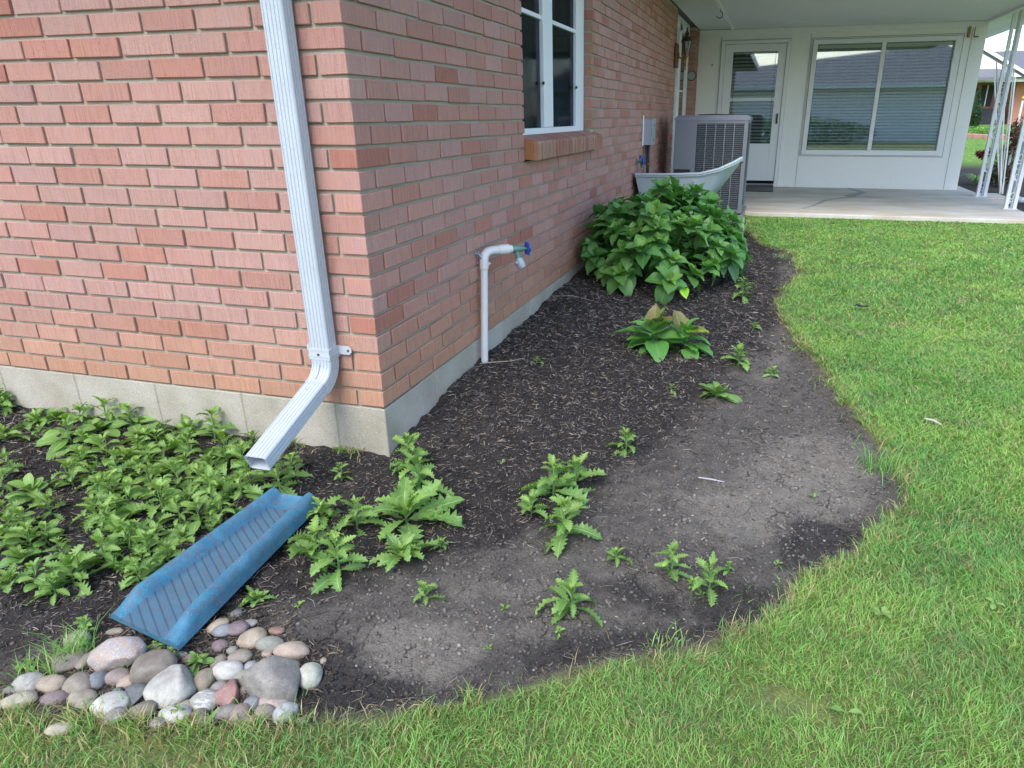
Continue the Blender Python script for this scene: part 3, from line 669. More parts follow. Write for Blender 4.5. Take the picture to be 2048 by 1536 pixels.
def brick_mesh(L, D, Hh, v):
    key = (round(L, 2), round(D, 2), v)
    if key not in VAR:
        vs, fs = bevbox(-.5, .5, -.5, .5, -.5, .5, .012)
        q = random.Random(hash(key) % 9999); out = []
        for (x, y, z) in vs:
            sx, sy, sz = x*L, y*D, z*Hh
            sx = (abs(x) >= .4)*math.copysign(L/2-(.0022 if abs(x) < .4999 else 0), x); sy = math.copysign(D/2-(.0022 if abs(y) < .4999 else 0), y); sz = math.copysign(Hh/2-(.0022 if abs(z) < .4999 else 0), z)
            out.append((sx+q.uniform(-.0009, .0009), sy+q.uniform(-.0009, .0009), sz+q.uniform(-.0009, .0009)))
        mb = MB(); mb.add(out, fs); me = mb.mesh('brick'); me.materials.append(M['brick']); VAR[key] = me
    return VAR[key]
joined = {'A': MB(), 'B': MB(), 'C': MB()}
for i, (wn_, x0, x1, y0, y1, z0, z1, cc) in enumerate(bricks):
    if i < 300:
        L, D, Hh = x1-x0, y1-y0, z1-z0
        me = brick_mesh(L, D, Hh, rnd.randrange(5))
        o = link('brick', me, wA if wn_ == 'A' else wB, loc=((x0+x1)/2, (y0+y1)/2, (z0+z1)/2))
        kx, ky, kz = round(L, 2), round(D, 2), 1
        bb = [max(v.co[a] for v in me.vertices) for a in (0, 1, 2)]
        o.scale = (L/2/bb[0], D/2/bb[1], Hh/2/bb[2]); o.color = (*cc, 1)
    else:
        vs, fs = bevbox(x0, x1, y0, y1, z0, z1, .0022) if wn_ != 'C' else bevbox(x0, x1, y0, y1, z0, z1, .003)
        vs = [(a+rnd.uniform(-.0007, .0007), b+rnd.uniform(-.0007, .0007), c+rnd.uniform(-.0007, .0007)) for a, b, c in vs]
        joined[wn_].add(vs, fs, cc)
joined['A'].build('brick', M['brickv'], wA, kind='stuff'); joined['B'].build('brick', M['brickv'], wB, kind='stuff')
pc = MB(); pc.box(-.30, -.007, 9.207, 9.75, -.2, WT); pl = pc.build('brick_pilaster', M['mortar'], house, label='short brick return between the side glazing and the porch enclosure')
joined['C'].build('brick', M['brickv'], pl, kind='stuff')
# rowlock sill
sill = link('window_sill', None, house, loc=(0,0,0), label='projecting rowlock brick sill under the side window'); y = 1.60; sb = []
while y < 3.14:
    y1 = min(3.152, y+.060)
    bm_ = MB(); vs = []
    for yy in (y, y1):
        vs += [(-.058, yy, .764), (.052+rnd.gauss(0,.0015), yy, .754), (.054, yy, .832), (.046, yy, .845), (-.058, yy, .874)]
    bm_.add(vs, [(0,1,2,3,4), (9,8,7,6,5), (0,5,6,1), (1,6,7,2), (2,7,8,3), (3,8,9,4), (4,9,5,0)])
    o = bm_.build('brick', M['brick'], sill); c0 = np.array(rnd.choice([(.40,.22,.17), (.42,.235,.18), (.38,.18,.135), (.43,.26,.20)]))*rnd.uniform(.9, 1.08)
    if y < 1.62: c0 = np.array((.46,.20,.09))
    o.color = (*c0, 1); y += .0676
mb = MB(); mb.box(-.056, .038, 1.606, 3.148, .766, .828); mb.build('mortar_bed', M['mortar'], sill)
# foundation blocks
fd = MB(); fd.box(-3.2, -.016, .0075, .28, -.6, -.001); fd.box(-.12, -.0065, .28, BEND, -.6, -.001)
fnd = fd.build('foundation', M['mortar'], house)
def blockm(L, v=0):
    q = MB(); vs, fs = bevbox(-L/2, L/2, -.04, .04, -.25, .25, .004); q.add(vs, fs); return q
xs = [-.003]+[-.203-.4064*i for i in range(8)]
for i in range(7):
    a, b = xs[i+1]+.003, xs[i]-(.003 if i else 0)
    q = MB(); v, f = bevbox(a, b, .004, .08, -.5, -.004, .003); q.add(v, f); q.build('foundation_block', M['concrete'], fnd)
ys = [.004, .41, .82, 1.225, 1.63, 2.04, 2.44, 2.85, 3.26, 3.66, 4.07, 4.48, 4.88, 5.3, 5.7, 6.1, 6.5, 6.9, BEND]
for i in range(len(ys)-1):
    q = MB(); v, f = bevbox(-.085, -.003, ys[i]+(.004 if i else .077), ys[i+1]-.003, -.5, -.004, .003); q.add(v, f); q.build('foundation_block', M['concrete'], fnd)
# side window
win = MB(); F_ = -.057; Bk = -.10
def bar(mb, y0, y1, z0, z1, x0=Bk, x1=F_, b=.003): mb.box(x0, x1, y0, y1, z0, z1, None, b)
bar(win, W0-.004, 1.675, .868, 1.99); bar(win, 2.845, W1-.003, .868, 1.99); bar(win, 1.6755, 2.8445, .868, .905); bar(win, 1.6755, 2.8445, 1.945, 1.99)
sw = win.build('side_window', M['white_vinyl'], house, label='white framed double window in the brick side wall')
q = MB(); bar(q, 2.125, 2.30, .9055, 1.9445, Bk+.002, F_+.004, .004); q.build('mullion', M['white_vinyl'], sw)
for (a, b) in ((1.676, 2.1245), (2.3005, 2.8445)):
    q = MB(); q.box(-.088, -.061, a, b, 1.462, 1.484, None, .002); q.build('muntin', M['white_vinyl'], sw)
    q = MB(); q.box(-.080, -.077, a, b, .9056, 1.4615); q.box(-.080, -.077, a, b, 1.4845, 1.944); q.build('pane', M['glass_screened'], sw)
    q = MB()                                          # sash behind, seen through the glass
    xx0, xx1 = -.150, -.125; wid = b-a
    for y0, y1 in ((a, a+.035), (b-.035, b), (a+wid*.50, a+wid*.50+.03)): q.box(xx0, xx1, y0, y1, .88, 1.99)
    q.box(xx0, xx1, a+.0355, b-.0355, .905, 1.0); q.box(xx0+.001, xx1-.001, a+.0355, b-.0355, 1.44, 1.47)
    q.build('sash', M['curtain'], sw)
    q = MB(); q.box(-.122, -.119, a+.05, b-.05, 1.0, 1.43); q.build('screen', M['screen'], sw)
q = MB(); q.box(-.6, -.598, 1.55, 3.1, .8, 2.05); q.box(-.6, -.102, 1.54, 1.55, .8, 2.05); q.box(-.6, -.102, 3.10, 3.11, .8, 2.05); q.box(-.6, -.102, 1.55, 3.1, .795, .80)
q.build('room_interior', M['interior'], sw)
for yy in (2.118, 2.838):
    q = MB(); q.box(-.06, -.05, yy-.006, yy+.006, 1.135, 1.15); q.build('latch', M['black'], sw)
# glazed opening between wall end and pilaster
q = MB(); X0, X1 = -.125, -.085
for a, b in ((BEND+.003, 7.38), (8.16, 8.36), (9.06, 9.195)): q.box(X0, X1, a, b, -.09, 2.075, None, .004)
q.box(X0, X1, 7.3805, 9.0595, 2.0, 2.075); q.box(X0, X1, 7.3805, 9.0595, -.09, .02); q.box(-.14, -.09, BEND-.003, 9.2, 2.0755, WT+.019)
sl = q.build('glazed_side_door', M['white_vinyl'], house, label='narrow white framed glazed door panels beyond the wall lantern')
for a, b in ((7.381, 8.159), (8.361, 9.059)):
    q = MB(); q.box(-.108, -.104, a, b, .021, 1.999); q.build('pane', M['glass'], sl)
    q = MB(); q.box(-.10, -.088, a, b, 1.27, 1.29); q.build('muntin', M['white_vinyl'], sl)
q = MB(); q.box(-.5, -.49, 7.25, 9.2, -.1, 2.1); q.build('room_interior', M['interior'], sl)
# eaves, porch ceiling, roofs
so = MB(); so.box(-.14, .455, -.52, 9.79, WT+.02, WT+.05)
sof = so.build('soffit', M['dark_line'], house, label='slatted eave soffit along the brick wall')
y = 5.2
slat = MB(); slat.prism([(.004, -.002), (.083, -.002), (.086, .006), (.086, .012), (.0, .012), (.0, .004)], -.224, .224, 'yz'); sme = slat.mesh('soffit_slat'); sme.materials.append(M['ceiling'])
while y < 9.62: link('soffit_slat', sme, sof, loc=(.229, y, WT+.011)); y += .100
q = MB(); q.box(.456, .50, 4.7, 9.6795, WT-.012, WT+.05, None, .004); q.build('ceiling_trim', M['white_wall'], house)
q = MB(); q.box(.501, 3.80, 5.6, 9.80, WT, WT+.05); pcg = q.build('porch_ceiling', M['ceiling'], house, label='smooth pale green grey porch ceiling')
q = MB(); q.box(3.801, 3.86, 5.55, 9.70, WT-.035, WT+.12, None, .004); q.box(.501, 3.80, 5.54, 5.595, WT-.035, WT+.12); q.build('porch_beam', M['white_wall'], house)
q = MB(); q.box(3.861, 4.36, 5.3, 16, WT+.04, WT+.07); q.box(4.361, 4.40, 5.3, 16, WT-.02, WT+.14, None, .004); q.build('porch_eave', M['white_wall'], house)
q = MB()
q.add([(-3.6,-.6,2.22),(.55,-.6,2.22),(.55,16,2.22),(-3.6,16,3.9),(-3.6,6,3.9)], [(0,1,2,3,4)])
q.add([(.55,5.25,2.22),(4.42,5.25,2.26),(4.42,16,2.30),(.55,16,2.60)], [(0,1,2,3)])
q.build('roof', M['roof'], house)
q = MB(); q.box(-3.6, .56, -.62, -.60, 2.10, 2.24); q.box(.56, .58, -.62, 5.2, 2.10, 2.24); q.box(-3.6, .002, -.6, -.001, 2.15, 2.16); q.build('gutter', M['white_alu'], house)
# porch enclosure wall (faces the camera)
EY = 9.68; PZ = -.065
openings = [(.43, 1.235, PZ+.0, 1.93), (1.69, 3.48, .46, 1.90)]
q = MB(); T_ = .10
def wallpanel(x0, x1, z0, z1): q.box(x0, x1, EY, EY+T_, z0, z1)
wallpanel(.0005, .33, PZ, WT-.001); wallpanel(.3301, 1.2999, 1.95, WT-.001); wallpanel(1.30, 1.6199, PZ, WT-.001); wallpanel(1.6201, 3.55, PZ, .40); wallpanel(1.6201, 3.55, 1.965, WT-.001); wallpanel(3.5501, 3.84, PZ, WT-.001)
q.box(3.74, 3.84, EY+T_+.0005, 15.5, PZ, WT-.001)
enc = q.build('porch_enclosure', M['white_wall'], house, label='white panelled porch enclosure wall with door and wide window')
for x in (.33, 1.585, 3.66):
    q = MB(); q.box(x, x+.004, EY-.003, EY+.01, PZ+.01, WT-.09); q.build('panel_seam', M['dark_line'], enc)
q = MB(); q.box(.005, 3.835, EY-.018, EY-.001, WT-.075, WT-.002, None, .003); q.build('top_trim', M['white_wall'], enc)
# door
q = MB()
q.box(.335, .395, EY-.03, EY+.05, PZ, 1.98, None, .004); q.box(1.268, 1.318, EY-.03, EY+.05, PZ, 1.98, None, .004); q.box(.3955, 1.2675, EY-.03, EY+.05, 1.935, 1.98, None, .004)
df = q.build('porch_door', M['white_vinyl'], house, label='white storm door with a tall two part glass')
q = MB(); dy0, dy1 = EY-.012, EY+.025
q.box(.40, .515, dy0, dy1, .02, 1.93, None, .003); q.box(1.155, 1.264, dy0, dy1, .02, 1.93, None, .003); q.box(.5155, 1.1545, dy0, dy1, 1.83, 1.93); q.box(.5155, 1.1545, dy0, dy1, .02, .56); q.box(.5155, 1.1545, dy0+.004, dy1, 1.16, 1.205)
dr = q.build('door_leaf', M['white_vinyl'], df)
q = MB(); q.box(.516, 1.154, EY+.004, EY+.008, .561, 1.159); q.box(.516, 1.154, EY+.004, EY+.008, 1.206, 1.829); q.build('pane', M['glass'], df)
q = MB(); q.box(1.213, 1.235, EY-.045, EY-.013, .84, .985, None, .006); q.build('door_handle', M['black'], df)
q = MB(); q.box(.545, .551, EY-.016, EY-.0125, .56, 1.83); q.box(1.12, 1.126, EY-.016, EY-.0125, .56, 1.83)
q.build('glass_bead', M['dark_line'], df)
slm = MB(); slm.add([(-.5, -.014, -.003), (.5, -.014, -.003), (.5, .0, .001), (-.5, .0, .001), (.5, .014, -.004), (-.5, .014, -.004), (-.5,-.014,-.0045), (.5,-.014,-.0045), (-.5,.014,-.0055), (.5,.014,-.0055)],
                    [(0,1,2,3), (3,2,4,5), (6,8,9,7), (0,6,7,1), (5,4,9,8)]); slme = slm.mesh('slat'); slme.materials.append(M['slat'])
def slats(parent, x0, x1, z0, z1, y, st=.042):
    z = z0
    while z < z1: link('slat', slme, parent, loc=((x0+x1)/2, y, z), scale=(x1-x0, 1.25, 1.6), rot=(R(-36+rnd.uniform(-3, 3)), R(rnd.uniform(-.25,.25)), 0)); z += st
q = MB(); q.box(.53, 1.15, EY+.0265, EY+.055, 1.80, 1.825); bl = q.build('blind', M['slat'], house, label='white slatted blind behind the porch door glass'); slats(bl, .53, 1.15, .60, 1.79, EY+.036, .048)
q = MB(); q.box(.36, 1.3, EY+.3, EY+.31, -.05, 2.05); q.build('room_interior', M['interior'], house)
# wide window
q = MB(); f0, f1 = EY-.025, EY+.06
q.box(1.625, 1.69, f0, f1, .405, 1.96, None, .004); q.box(3.472, 3.545, f0, f1, .405, 1.96, None, .004); q.box(1.6905, 3.4715, f0, f1, .405, .475, None, .004); q.box(1.6905, 3.4715, f0, f1, 1.90, 1.96, None, .004)
pw = q.build('porch_window', M['white_vinyl'], house, label='wide two pane sliding window in the porch enclosure')
q = MB(); q.box(2.545, 2.60, f0+.006, f1-.01, .4755, 1.8995, None, .003); q.build('mullion', M['white_vinyl'], pw)
for a, b in ((1.6905, 2.5445), (2.6005, 3.4715)):
    q = MB(); q.box(a, b, EY+.004, EY+.008, .4755, 1.8995); q.build('pane', M['glass'], pw)
    q = MB(); q.box(a+.02, b-.01, EY+.02, EY+.055, 1.845, 1.885); bl = q.build('blind', M['slat'], house, label='white slatted blind behind the porch window'); slats(bl, a+.02, b-.01, .50, 1.84, EY+.036)
    for xx in (a+.2, b-.2):
        q = MB(); q.box(xx, xx+.004, EY+.014, EY+.016, .5, 1.845); q.build('cord', M['slat'], bl)
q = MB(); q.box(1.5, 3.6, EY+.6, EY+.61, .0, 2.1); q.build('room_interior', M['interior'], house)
for x, z, L_ in ((3.36, 2.085, .02), (1.69, 2.10, .02), (.214, 1.665, .03), (3.60, 2.07, .02), (3.52, 1.50, .012), (3.50, 1.2, .012)):
    q = MB(); q.box(x-.006, x+.006, EY-.012, EY-.0005, z-L_/2, z+L_/2); q.build('screw_hook', M['bronze'], enc)
q = MB(); q.box(3.60, 3.635, EY-.02, EY-.0005, 1.93, 2.07, None, .004); q.build('bracket_plate', M['brass'], enc, label='tarnished bracket plate at the window corner')
q = MB(); q.box(3.685, 3.69, EY-.012, EY-.0005, 1.93, 2.09); q.box(3.69, 3.74, EY-.05, EY-.0005, 1.93, 1.94); q.build('angle_bracket', M['rust'], enc)
q = MB()
for x0, x1, z0, z1 in ((1.600, 1.604, .385, 1.985), (3.566, 3.570, .385, 1.985), (1.604, 3.566, .385, .389), (1.604, 3.566, 1.981, 1.985), (1.3185, 1.3215, PZ, 1.99), (.3295, .3325, PZ, 1.99), (.3325, 1.3185, 1.987, 1.990)): q.box(x0, x1, EY-.0035, EY+.001, z0, z1)
q.build('trim_gap_shadow', M['dark_line'], enc)  # raised dark strips paint in the shadow of the caulk gaps
# patio slab, mat
q = MB(); v, f = bevbox(.0, 4.02, 6.45, EY+5, -.19, PZ, .008); q.add(v, f); q.build('patio', M['slab'], kind='structure', label='concrete porch slab')
q = MB(); v, f = bevbox(3.9, 4.35, 8.85, 9.55, -.18, PZ-.02, .01); q.add(v, f); q.build('paver', M['slab'], kind='structure')
q = MB(); cr = [(2.35, 9.66), (2.50, 9.0), (2.28, 8.5), (2.30, 8.35), (1.95, 7.9), (1.75, 7.2), (1.62, 6.9)]
for i in range(len(cr)-1):
    (x0, y0), (x1, y1) = cr[i], cr[i+1]; w_ = (.03, .05, .09, .05, .035, .02, .012)[i]; w2 = (.05, .09, .05, .035, .02, .012)[i]
    q.add([(x0-w_, y0, PZ+.003), (x0+w_, y0, PZ+.003), (x1+w2, y1, PZ+.003), (x1-w2, y1, PZ+.003)], [(0,1,2,3)])
q.add([(2.37, 8.5, PZ+.0035), (2.32, 8.62, PZ+.0035), (2.95, 8.05, PZ+.0035)], [(0,1,2)])
q.build('crack_stain', painted('damp_crack', (.30,.31,.30), .7), kind='structure')
q = MB(); v, f = bevbox(.70, 1.27, 8.80, EY-.04, PZ+.001, PZ+.013, .003); q.add(v, f); q.build('door_mat', M['black'], label='black rubber mat in front of the white porch door', cat='door mat')

# ------------------------------------------------------------ downspout on the corner
def flute_profile(w, t):
    """closed outline, x across, y = depth (front is -t/2), with shallow flutes"""
    P = []; c = .006; d = .0022
    def side(a, b, n):
        a = Vector(a); b = Vector(b); tdir = (b-a).normalized(); nn = Vector((tdir.y, -tdir.x)) * -1
        for i in range(n):
            for f_, o in ((.08, 0), (.32, 0), (.42, d), (.58, d), (.68, 0)):
                P.append(tuple(a+(b-a)*((i+f_)/n)+nn*o))
        P.append(tuple(b))
    x, y = w/2, t/2
    side((-x+c, -y), (x-c, -y), 5); P.append((x, -y+c)); side((x, -y+c*1.2), (x, y-c), 3); P.append((x-c, y)); P.append((-x+c, y)); P.append((-x, y-c)); side((-x, y-c*1.2), (-x, -y+c), 3)
    return P
def sweep(prof, path, dirs, widths, sc=None):
    """path of centres (yz bend), dirs = depth axis at each station; profile x stays world x"""
    V = []; F = []; n = len(prof)
    for i, (p, d) in enumerate(zip(path, dirs)):
        s = sc[i] if sc else 1
        for (a, b) in prof: V.append(Vector(p)+Vector((a*s, 0, 0))+Vector(d)*(b*s))
    for i in range(len(path)-1):
        for k_ in range(n): F.append((i*n+k_, i*n+(k_+1)%n, (i+1)*n+(k_+1)%n, (i+1)*n+k_))
    return V, F
dsp = thing('downspout', 'white fluted aluminium downspout by the brick corner, kicked out over the blue splash block', 'downspout', (0, 0, 0))
PW, PT = .0755, .056
prof = flute_profile(PW, PT); XC = -.187; YC = -.041
V, F = sweep(prof, [(XC+.003, YC, 2.05), (XC, YC, .21)], [(0,1,0)]*2, None)
q = MB(); q.add(V, F); q.build('pipe', M['white_alu'], dsp, True)
# elbow
ang = R(69.4); Rb = .085; path = [(XC, YC, .232), (XC, YC, .190)]; dirs = [(0,1,0), (0,1,0)]; sc = [1.05, 1.05]
cy, cz = YC-Rb, .175; nst = 22
for i in range(nst+1):
    a = ang*i/nst; path.append((XC-.012*i/nst, cy+Rb*math.cos(a), cz-Rb*math.sin(a))); dirs.append((0, math.cos(a), -math.sin(a))); sc.append(1.035+(.016 if i % 2 else -.004)*(0 if i in (0, nst) else 1))
V, F = sweep(prof, path, dirs, None, sc); q = MB(); q.add(V, F); q.build('elbow', M['white_alu'], dsp, True)
p0 = Vector(path[-1]); td = Vector((0, -math.sin(ang), -math.cos(ang))); dd = Vector(dirs[-1]); 
t_end = (-.437-(p0.y-dd.y*PT/2))/td.y
p1 = p0+td*t_end; path2 = [tuple(p0-td*.004+dd*0), tuple(p1+Vector((-.004, 0, 0)))]
V, F = sweep(prof, path2, [tuple(dd)]*2, None); n = len(prof)
Vi, Fi = sweep([(a*.955, b*.945) for a, b in prof], path2[::-1], [tuple(dd)]*2, None)
q = MB(); q.add(V, F); q.add(Vi, Fi); o_ = len(prof)
q.f += [(n+k_, n+(k_+1)%n, 2*n+(k_+1)%n, 2*n+k_) for k_ in range(n)]
q.build('extension', M['white_alu'], dsp, True)
q = MB()                                             # strap with two tabs
for zz, hh, s in ((.228, .008, 1.10), (.218, .016, 1.06), (.206, .008, 1.10), (.197, .008, 1.08)):
    pr = [(-PW/2*s, -PT/2*s), (PW/2*s, -PT/2*s), (PW/2*s, PT/2+.003), (-PW/2*s, PT/2+.003)]
    q.add([(XC+a, YC+b, zz+dz) for dz in (-hh/2, hh/2) for a, b in pr], [(0,1,5,4), (1,2,6,5), (2,3,7,6), (3,0,4,7), (0,3,2,1), (4,5,6,7)])
def tab(x0, x1, s):
    poly = [(x0, .199), (x1-s*.010, .199), (x1, .208), (x1, .222), (x1-s*.010, .230), (x0, .230)]
    q.prism(poly, -.0125, -.0105)
tab(XC+PW/2, -.098, 1); tab(XC-PW/2, -.275, -1)
q.build('strap', M['white_alu'], dsp)
for x, y_, z in ((XC-.002, YC-PT/2*1.1-.001, .212), (-.110, -.0135, .214)):
    q = MB(); q.lathe([(.0015, -.0015), (.0045, -.001), (.0045, .0015), (.001, .002)], (x, y_, z), 8, 'y'); q.build('screw', M['rust'], dsp)
q = MB(); mm = path[14]; q.lathe([(.001, -.001), (.004, 0), (.001, .001)], (mm[0]-.012, p0.y-.045, p0.z+.012), 8, 'y'); q.build('screw', M['rust'], dsp)
q = MB(); jag = []
for i in range(2, 20): jag.append(Vector(path[i])+Vector(dirs[i])*(-PT/2*1.075)+Vector(((-1)**i*.0018-.003, 0, 0)))
q.tube(jag, .0007, 4); q.build('seam', M['dark_line'], dsp)

# ------------------------------------------------------------ blue splash block
m = M['splash'] = mat('weathered_blue_plastic', (.05,.2,.4), .5, 0, .4); k = N(m)
po = k.pos((1,1,1), True); f = k.ramp(k.noise(po, 16, 6, .7), [(.38, 0.), (.68, 1.)])
c = k.mix(f, (.028,.145,.245), (.065,.215,.31)); c = k.mix(k.ramp(k.noise(po, 45, 4, .7), [(.46, 0.), (.66, .85)]), c, (.10,.12,.165))
c = k.mix(k.ramp(k.noise(po, 420, 2), [(.66, 0.), (.72, .6)]), c, (.55,.60,.62))
sx = k.n('SeparateXYZ'); k.l(k.n('TexCoord').outputs['Object'], sx.inputs[0])
inn = k.n('Math', operation='ABSOLUTE'); k.l(sx.outputs[0], inn.inputs[0]); mask = k.ramp(k.attr('col'), [(.4, 0.), (.6, 1.)])
dg = k.n('Math', operation='MULTIPLY_ADD'); k.l(sx.outputs[0], dg.inputs[0]); dg.inputs[1].default_value = .74; k.l(sx.outputs[1], dg.inputs[2])
md = k.n('Math', operation='PINGPONG'); k.l(dg.outputs[0], md.inputs[0]); md.inputs[1].default_value = .0135
ln = k.ramp(md.outputs[0], [(.0, .8), (.0009, 0.)]); ln = k.mix(mask, 0., ln)
c = k.mix(k.mix(mask, 0., .5), c, (.085,.125,.16)); c = k.mix(ln, c, (.03,.05,.08)); k.color(c)
k.normal(k.bump(k.mix(.3, k.noise(po, 90, 5, .7), k.mix(ln, 1., 0.)), .45, .003))
sb_ = MB(); NV = 26; far_w, near_w = .090, .126
def sb_prof(v):
    Wd = far_w+(near_w-far_w)*v**1.15; h = .052; f0 = .016
    e = sm(.86, 1., v); h = h*(1-e)+.020*e
    rw = .046
    half = [(Wd, 0.), (Wd-.003, .012), (Wd-.005, h*.55), (Wd-.010, h*.82), (Wd-.017, h*.96), (Wd-.025, h), (Wd-.033, h*.96), (Wd-.041, h*.80+f0*.1), (Wd-.048, h*.5+f0*.4), (Wd-.055, f0+.003), (Wd-.060, f0)]
    mids = [(Wd-.060)*t for t in (.75, .5, .25, 0)]
    L_ = half+[(x, f0) for x in mids]; return L_+[(-x, z) for x, z in L_[-2::-1]]
rows = []; cols = []
for i in range(NV+1):
    v = i/NV; y = -.607*v; pr = sb_prof(v)
    bk = 1-sm(.0, .06, v)                                      # raised lip closing the upper end
    for j, (x, z) in enumerate(pr):
        zz = max(z, .034*bk) if 0 < j < len(pr)-1 else z
        rows.append((x+.006*v, y-.20*x*v, zz)); cols.append(1. if abs(j-(len(pr)-1)/2) <= 5 and v > .08 else 0.)
npf = len(pr)
fs = [(i*npf+j, i*npf+j+1, (i+1)*npf+j+1, (i+1)*npf+j) for i in range(NV) for j in range(npf-1)]
fs += [tuple(range(npf))[::-1], tuple(NV*npf+j for j in range(npf)), tuple([i*npf for i in range(NV+1)]+[i*npf+npf-1 for i in range(NV, -1, -1)])]
sb_.add(rows, fs); sb_.c = [(c_, c_, c_) for c_ in cols]
o = sb_.build('splash_block', M['splash'], None, True, label='weathered blue plastic splash block under the open downspout end', cat='splash block', loc=(-.120, -.395, -.180), rot=(R(-1.4), 0, R(.6)))
o.rotation_euler = (R(1.2), 0, R(.5))

# ------------------------------------------------------------ standpipe with hose valve
st = thing('garden_tap', 'white plastic standpipe with a blue wheel hose valve against the brick side wall', 'tap', (.03, .85, -.11))
def L_(p): return (p[0]-.03, p[1]-.85, p[2]+.11)
q = MB(); q.tube([L_((.030, .85, -.2)), L_((.030, .912, .345))], .0165, 14); q.build('pipe', M['pvc'], st, True)
q = MB(); q.tube([L_((.030, .909, .325)), L_((.030, .912, .362)), L_((.031, .920, .384)), L_((.038, .935, .396)), L_((.052, .955, .400)), L_((.085, .985, .400))], .0205, 14); q.build('elbow', M['pvc'], st, True)
q = MB(); q.tube([L_((.078, .978, .400)), L_((.115, 1.01, .400))], [.0235, .0235], 14); q.tube([L_((.113, 1.008, .400)), L_((.125, 1.02, .400))], .018, 12); q.build('coupling', M['pvc'], st, True)
q = MB(); q.tube([L_((.120, 1.015, .400)), L_((.135, 1.028, .399)), L_((.150, 1.04, .398)), L_((.172, 1.06, .397))], [.015, .019, .017, .010], 12); q.tube([L_((.142, 1.032, .397)), L_((.150, 1.036, .368)), L_((.152, 1.036, .355))], [.014, .012, .015], 12); q.build('valve_body', M['verd'], st, True)
q = MB(); q.tube([L_((.152, 1.036, .357)), L_((.158, 1.038, .330)), L_((.166, 1.04, .312))], [.017, .022, .019], 12); q.tube([L_((.150, 1.02, .335)), L_((.142, 1.012, .338))], .008, 8); q.build('hose_adapter', M['metal'], st, True)
q = MB(); wc = Vector(L_((.184, 1.07, .396))); axd = Vector((.72, .69, -.03)).normalized(); a1 = axd.cross(Vector((0,0,1))).normalized(); a2 = a1.cross(axd)
ring = []
for i in range(25):
    a = 2*math.pi*i/24; r_ = .026+.004*math.cos(6*a); ring.append(wc+(a1*math.cos(a)+a2*math.sin(a))*r_)
q.tube(ring, .0055, 6, cap=False)
for i in range(3): a = math.pi*i/3; q.tube([wc+(a1*math.cos(a)+a2*math.sin(a))*.026, wc-(a1*math.cos(a)+a2*math.sin(a))*.026], .004, 6)
q.build('wheel_handle', M['bluewheel'], st, True)
q = MB(); q.tube([wc-axd*.014, wc+axd*.008], .006, 8); q.build('stem', M['verd'], st)
q = MB(); q.add([L_(p) for p in ((.004,.872,.40), (.008,.880,.41), (.055,.925,.345), (.050,.905,.335), (.004,.905,.37), (.014,.88,.41), (.06,.93,.345))], [(0,1,2,3,4), (1,5,6,2)]); q.tube([L_((.001,.88,.397)), L_((.012,.88,.397))], .004, 6); q.build('clamp', M['metal'], st)

# ------------------------------------------------------------ second tap, disconnect box, lantern, plaque
tp = thing('wall_tap', 'small brass and blue hose tap on the side wall behind the bush', 'tap', (0, 4.8, .57))
q = MB(); q.tube([(.0, 0, 0), (.06, .0, 0)], .012, 8); q.tube([(.035, 0, 0), (.05, .02, -.02), (.055, .03, -.06)], [.013, .013, .016], 8); q.build('tap_body', M['verd'], tp, True)
q = MB(); q.lathe([(.005, 0), (.03, .003), (.032, .012), (.006, .016)], (.06, 0, 0), 10, 'x'); q.build('wheel_handle', M['bluewheel'], tp, True)
q = MB(); q.tube([(.045, .0, .02), (.045, .0, .05)], .018, 8); q.tube([(.03, .09, -.0), (.07, .10, -.0)], .024, 8); q.build('timer_cap', M['bluewheel'], tp, True)
bx = thing('disconnect_box', 'grey metal electrical disconnect box with conduit on the brick side wall', 'electrical box', (0, 5.2, .7))
q = MB(); v, f = bevbox(.002, .085, -.10, .10, 0, .235, .004); q.add(v, f); q.build('box', M['metal'], bx)
q = MB(); v, f = bevbox(.0855, .093, -.104, .104, -.004, .240, .003); q.add(v, f); q.build('cover', M['metal'], bx)
q = MB(); q.box(.0935, .098, -.008, .006, .03, .055); q.box(.0935, .098, -.008, .006, .165, .19); q.build('latch', M['brass'], bx)
q = MB(); v, f = bevbox(.0005, .012, -.125, -.101, -.01, .27, .004); q.add(v, f); q.build('caulk_edge', M['white_wall'], bx)
q = MB(); q.tube([(.045, .0, 0), (.045, .0, -.12), (.045, .0, -.65)], .015, 8); q.tube([(.03, -.05, -.001), (.035, -.045, -.12), (.05, -.03, -.25), (.07, .02, -.60)], .008, 8); q.build('conduit', M['black'], bx, True)
q = MB(); q.box(.0, .065, -.022, .022, -.185, -.17); q.build('pipe_clamp', M['brass'], bx)
ln_ = thing('wall_lantern', 'antique brass coach lantern on a wooden block at the end of the side wall', 'lantern', (0, 7.12, 1.62))
q = MB(); v, f = bevbox(.002, .035, -.10, .10, -.13, .13, .01); q.add(v, f); q.build('mounting_block', M['wood'], ln_)
q = MB(); q.lathe([(.04, 0), (.045, .01), (.02, .02)], (.036, 0, 0), 12, 'x'); q.tube([(.04, 0, -.01), (.09, 0, -.035), (.13, 0, -.01), (.13, 0, .02)], .009, 8)
q.lathe([(.003, -.16), (.010, -.15), (.006, -.13), (.013, -.11), (.008, -.05), (.022, -.02), (.034, .0), (.03, .01)], (.13, 0, 0), 10); q.build('bracket', M['brass'], ln_, True)
LC = (.13, 0, 0)
q = MB(); q.lathe([(.030, .01), (.058, .15), (.058, .152)], LC, 6); q.build('glass', M['glass'], ln_)
q = MB()
for i in range(6):
    a = 2*math.pi*i/6; q.tube([(.13+.031*math.cos(a), .031*math.sin(a), .01), (.13+.059*math.cos(a), .059*math.sin(a), .15)], .0035, 4)
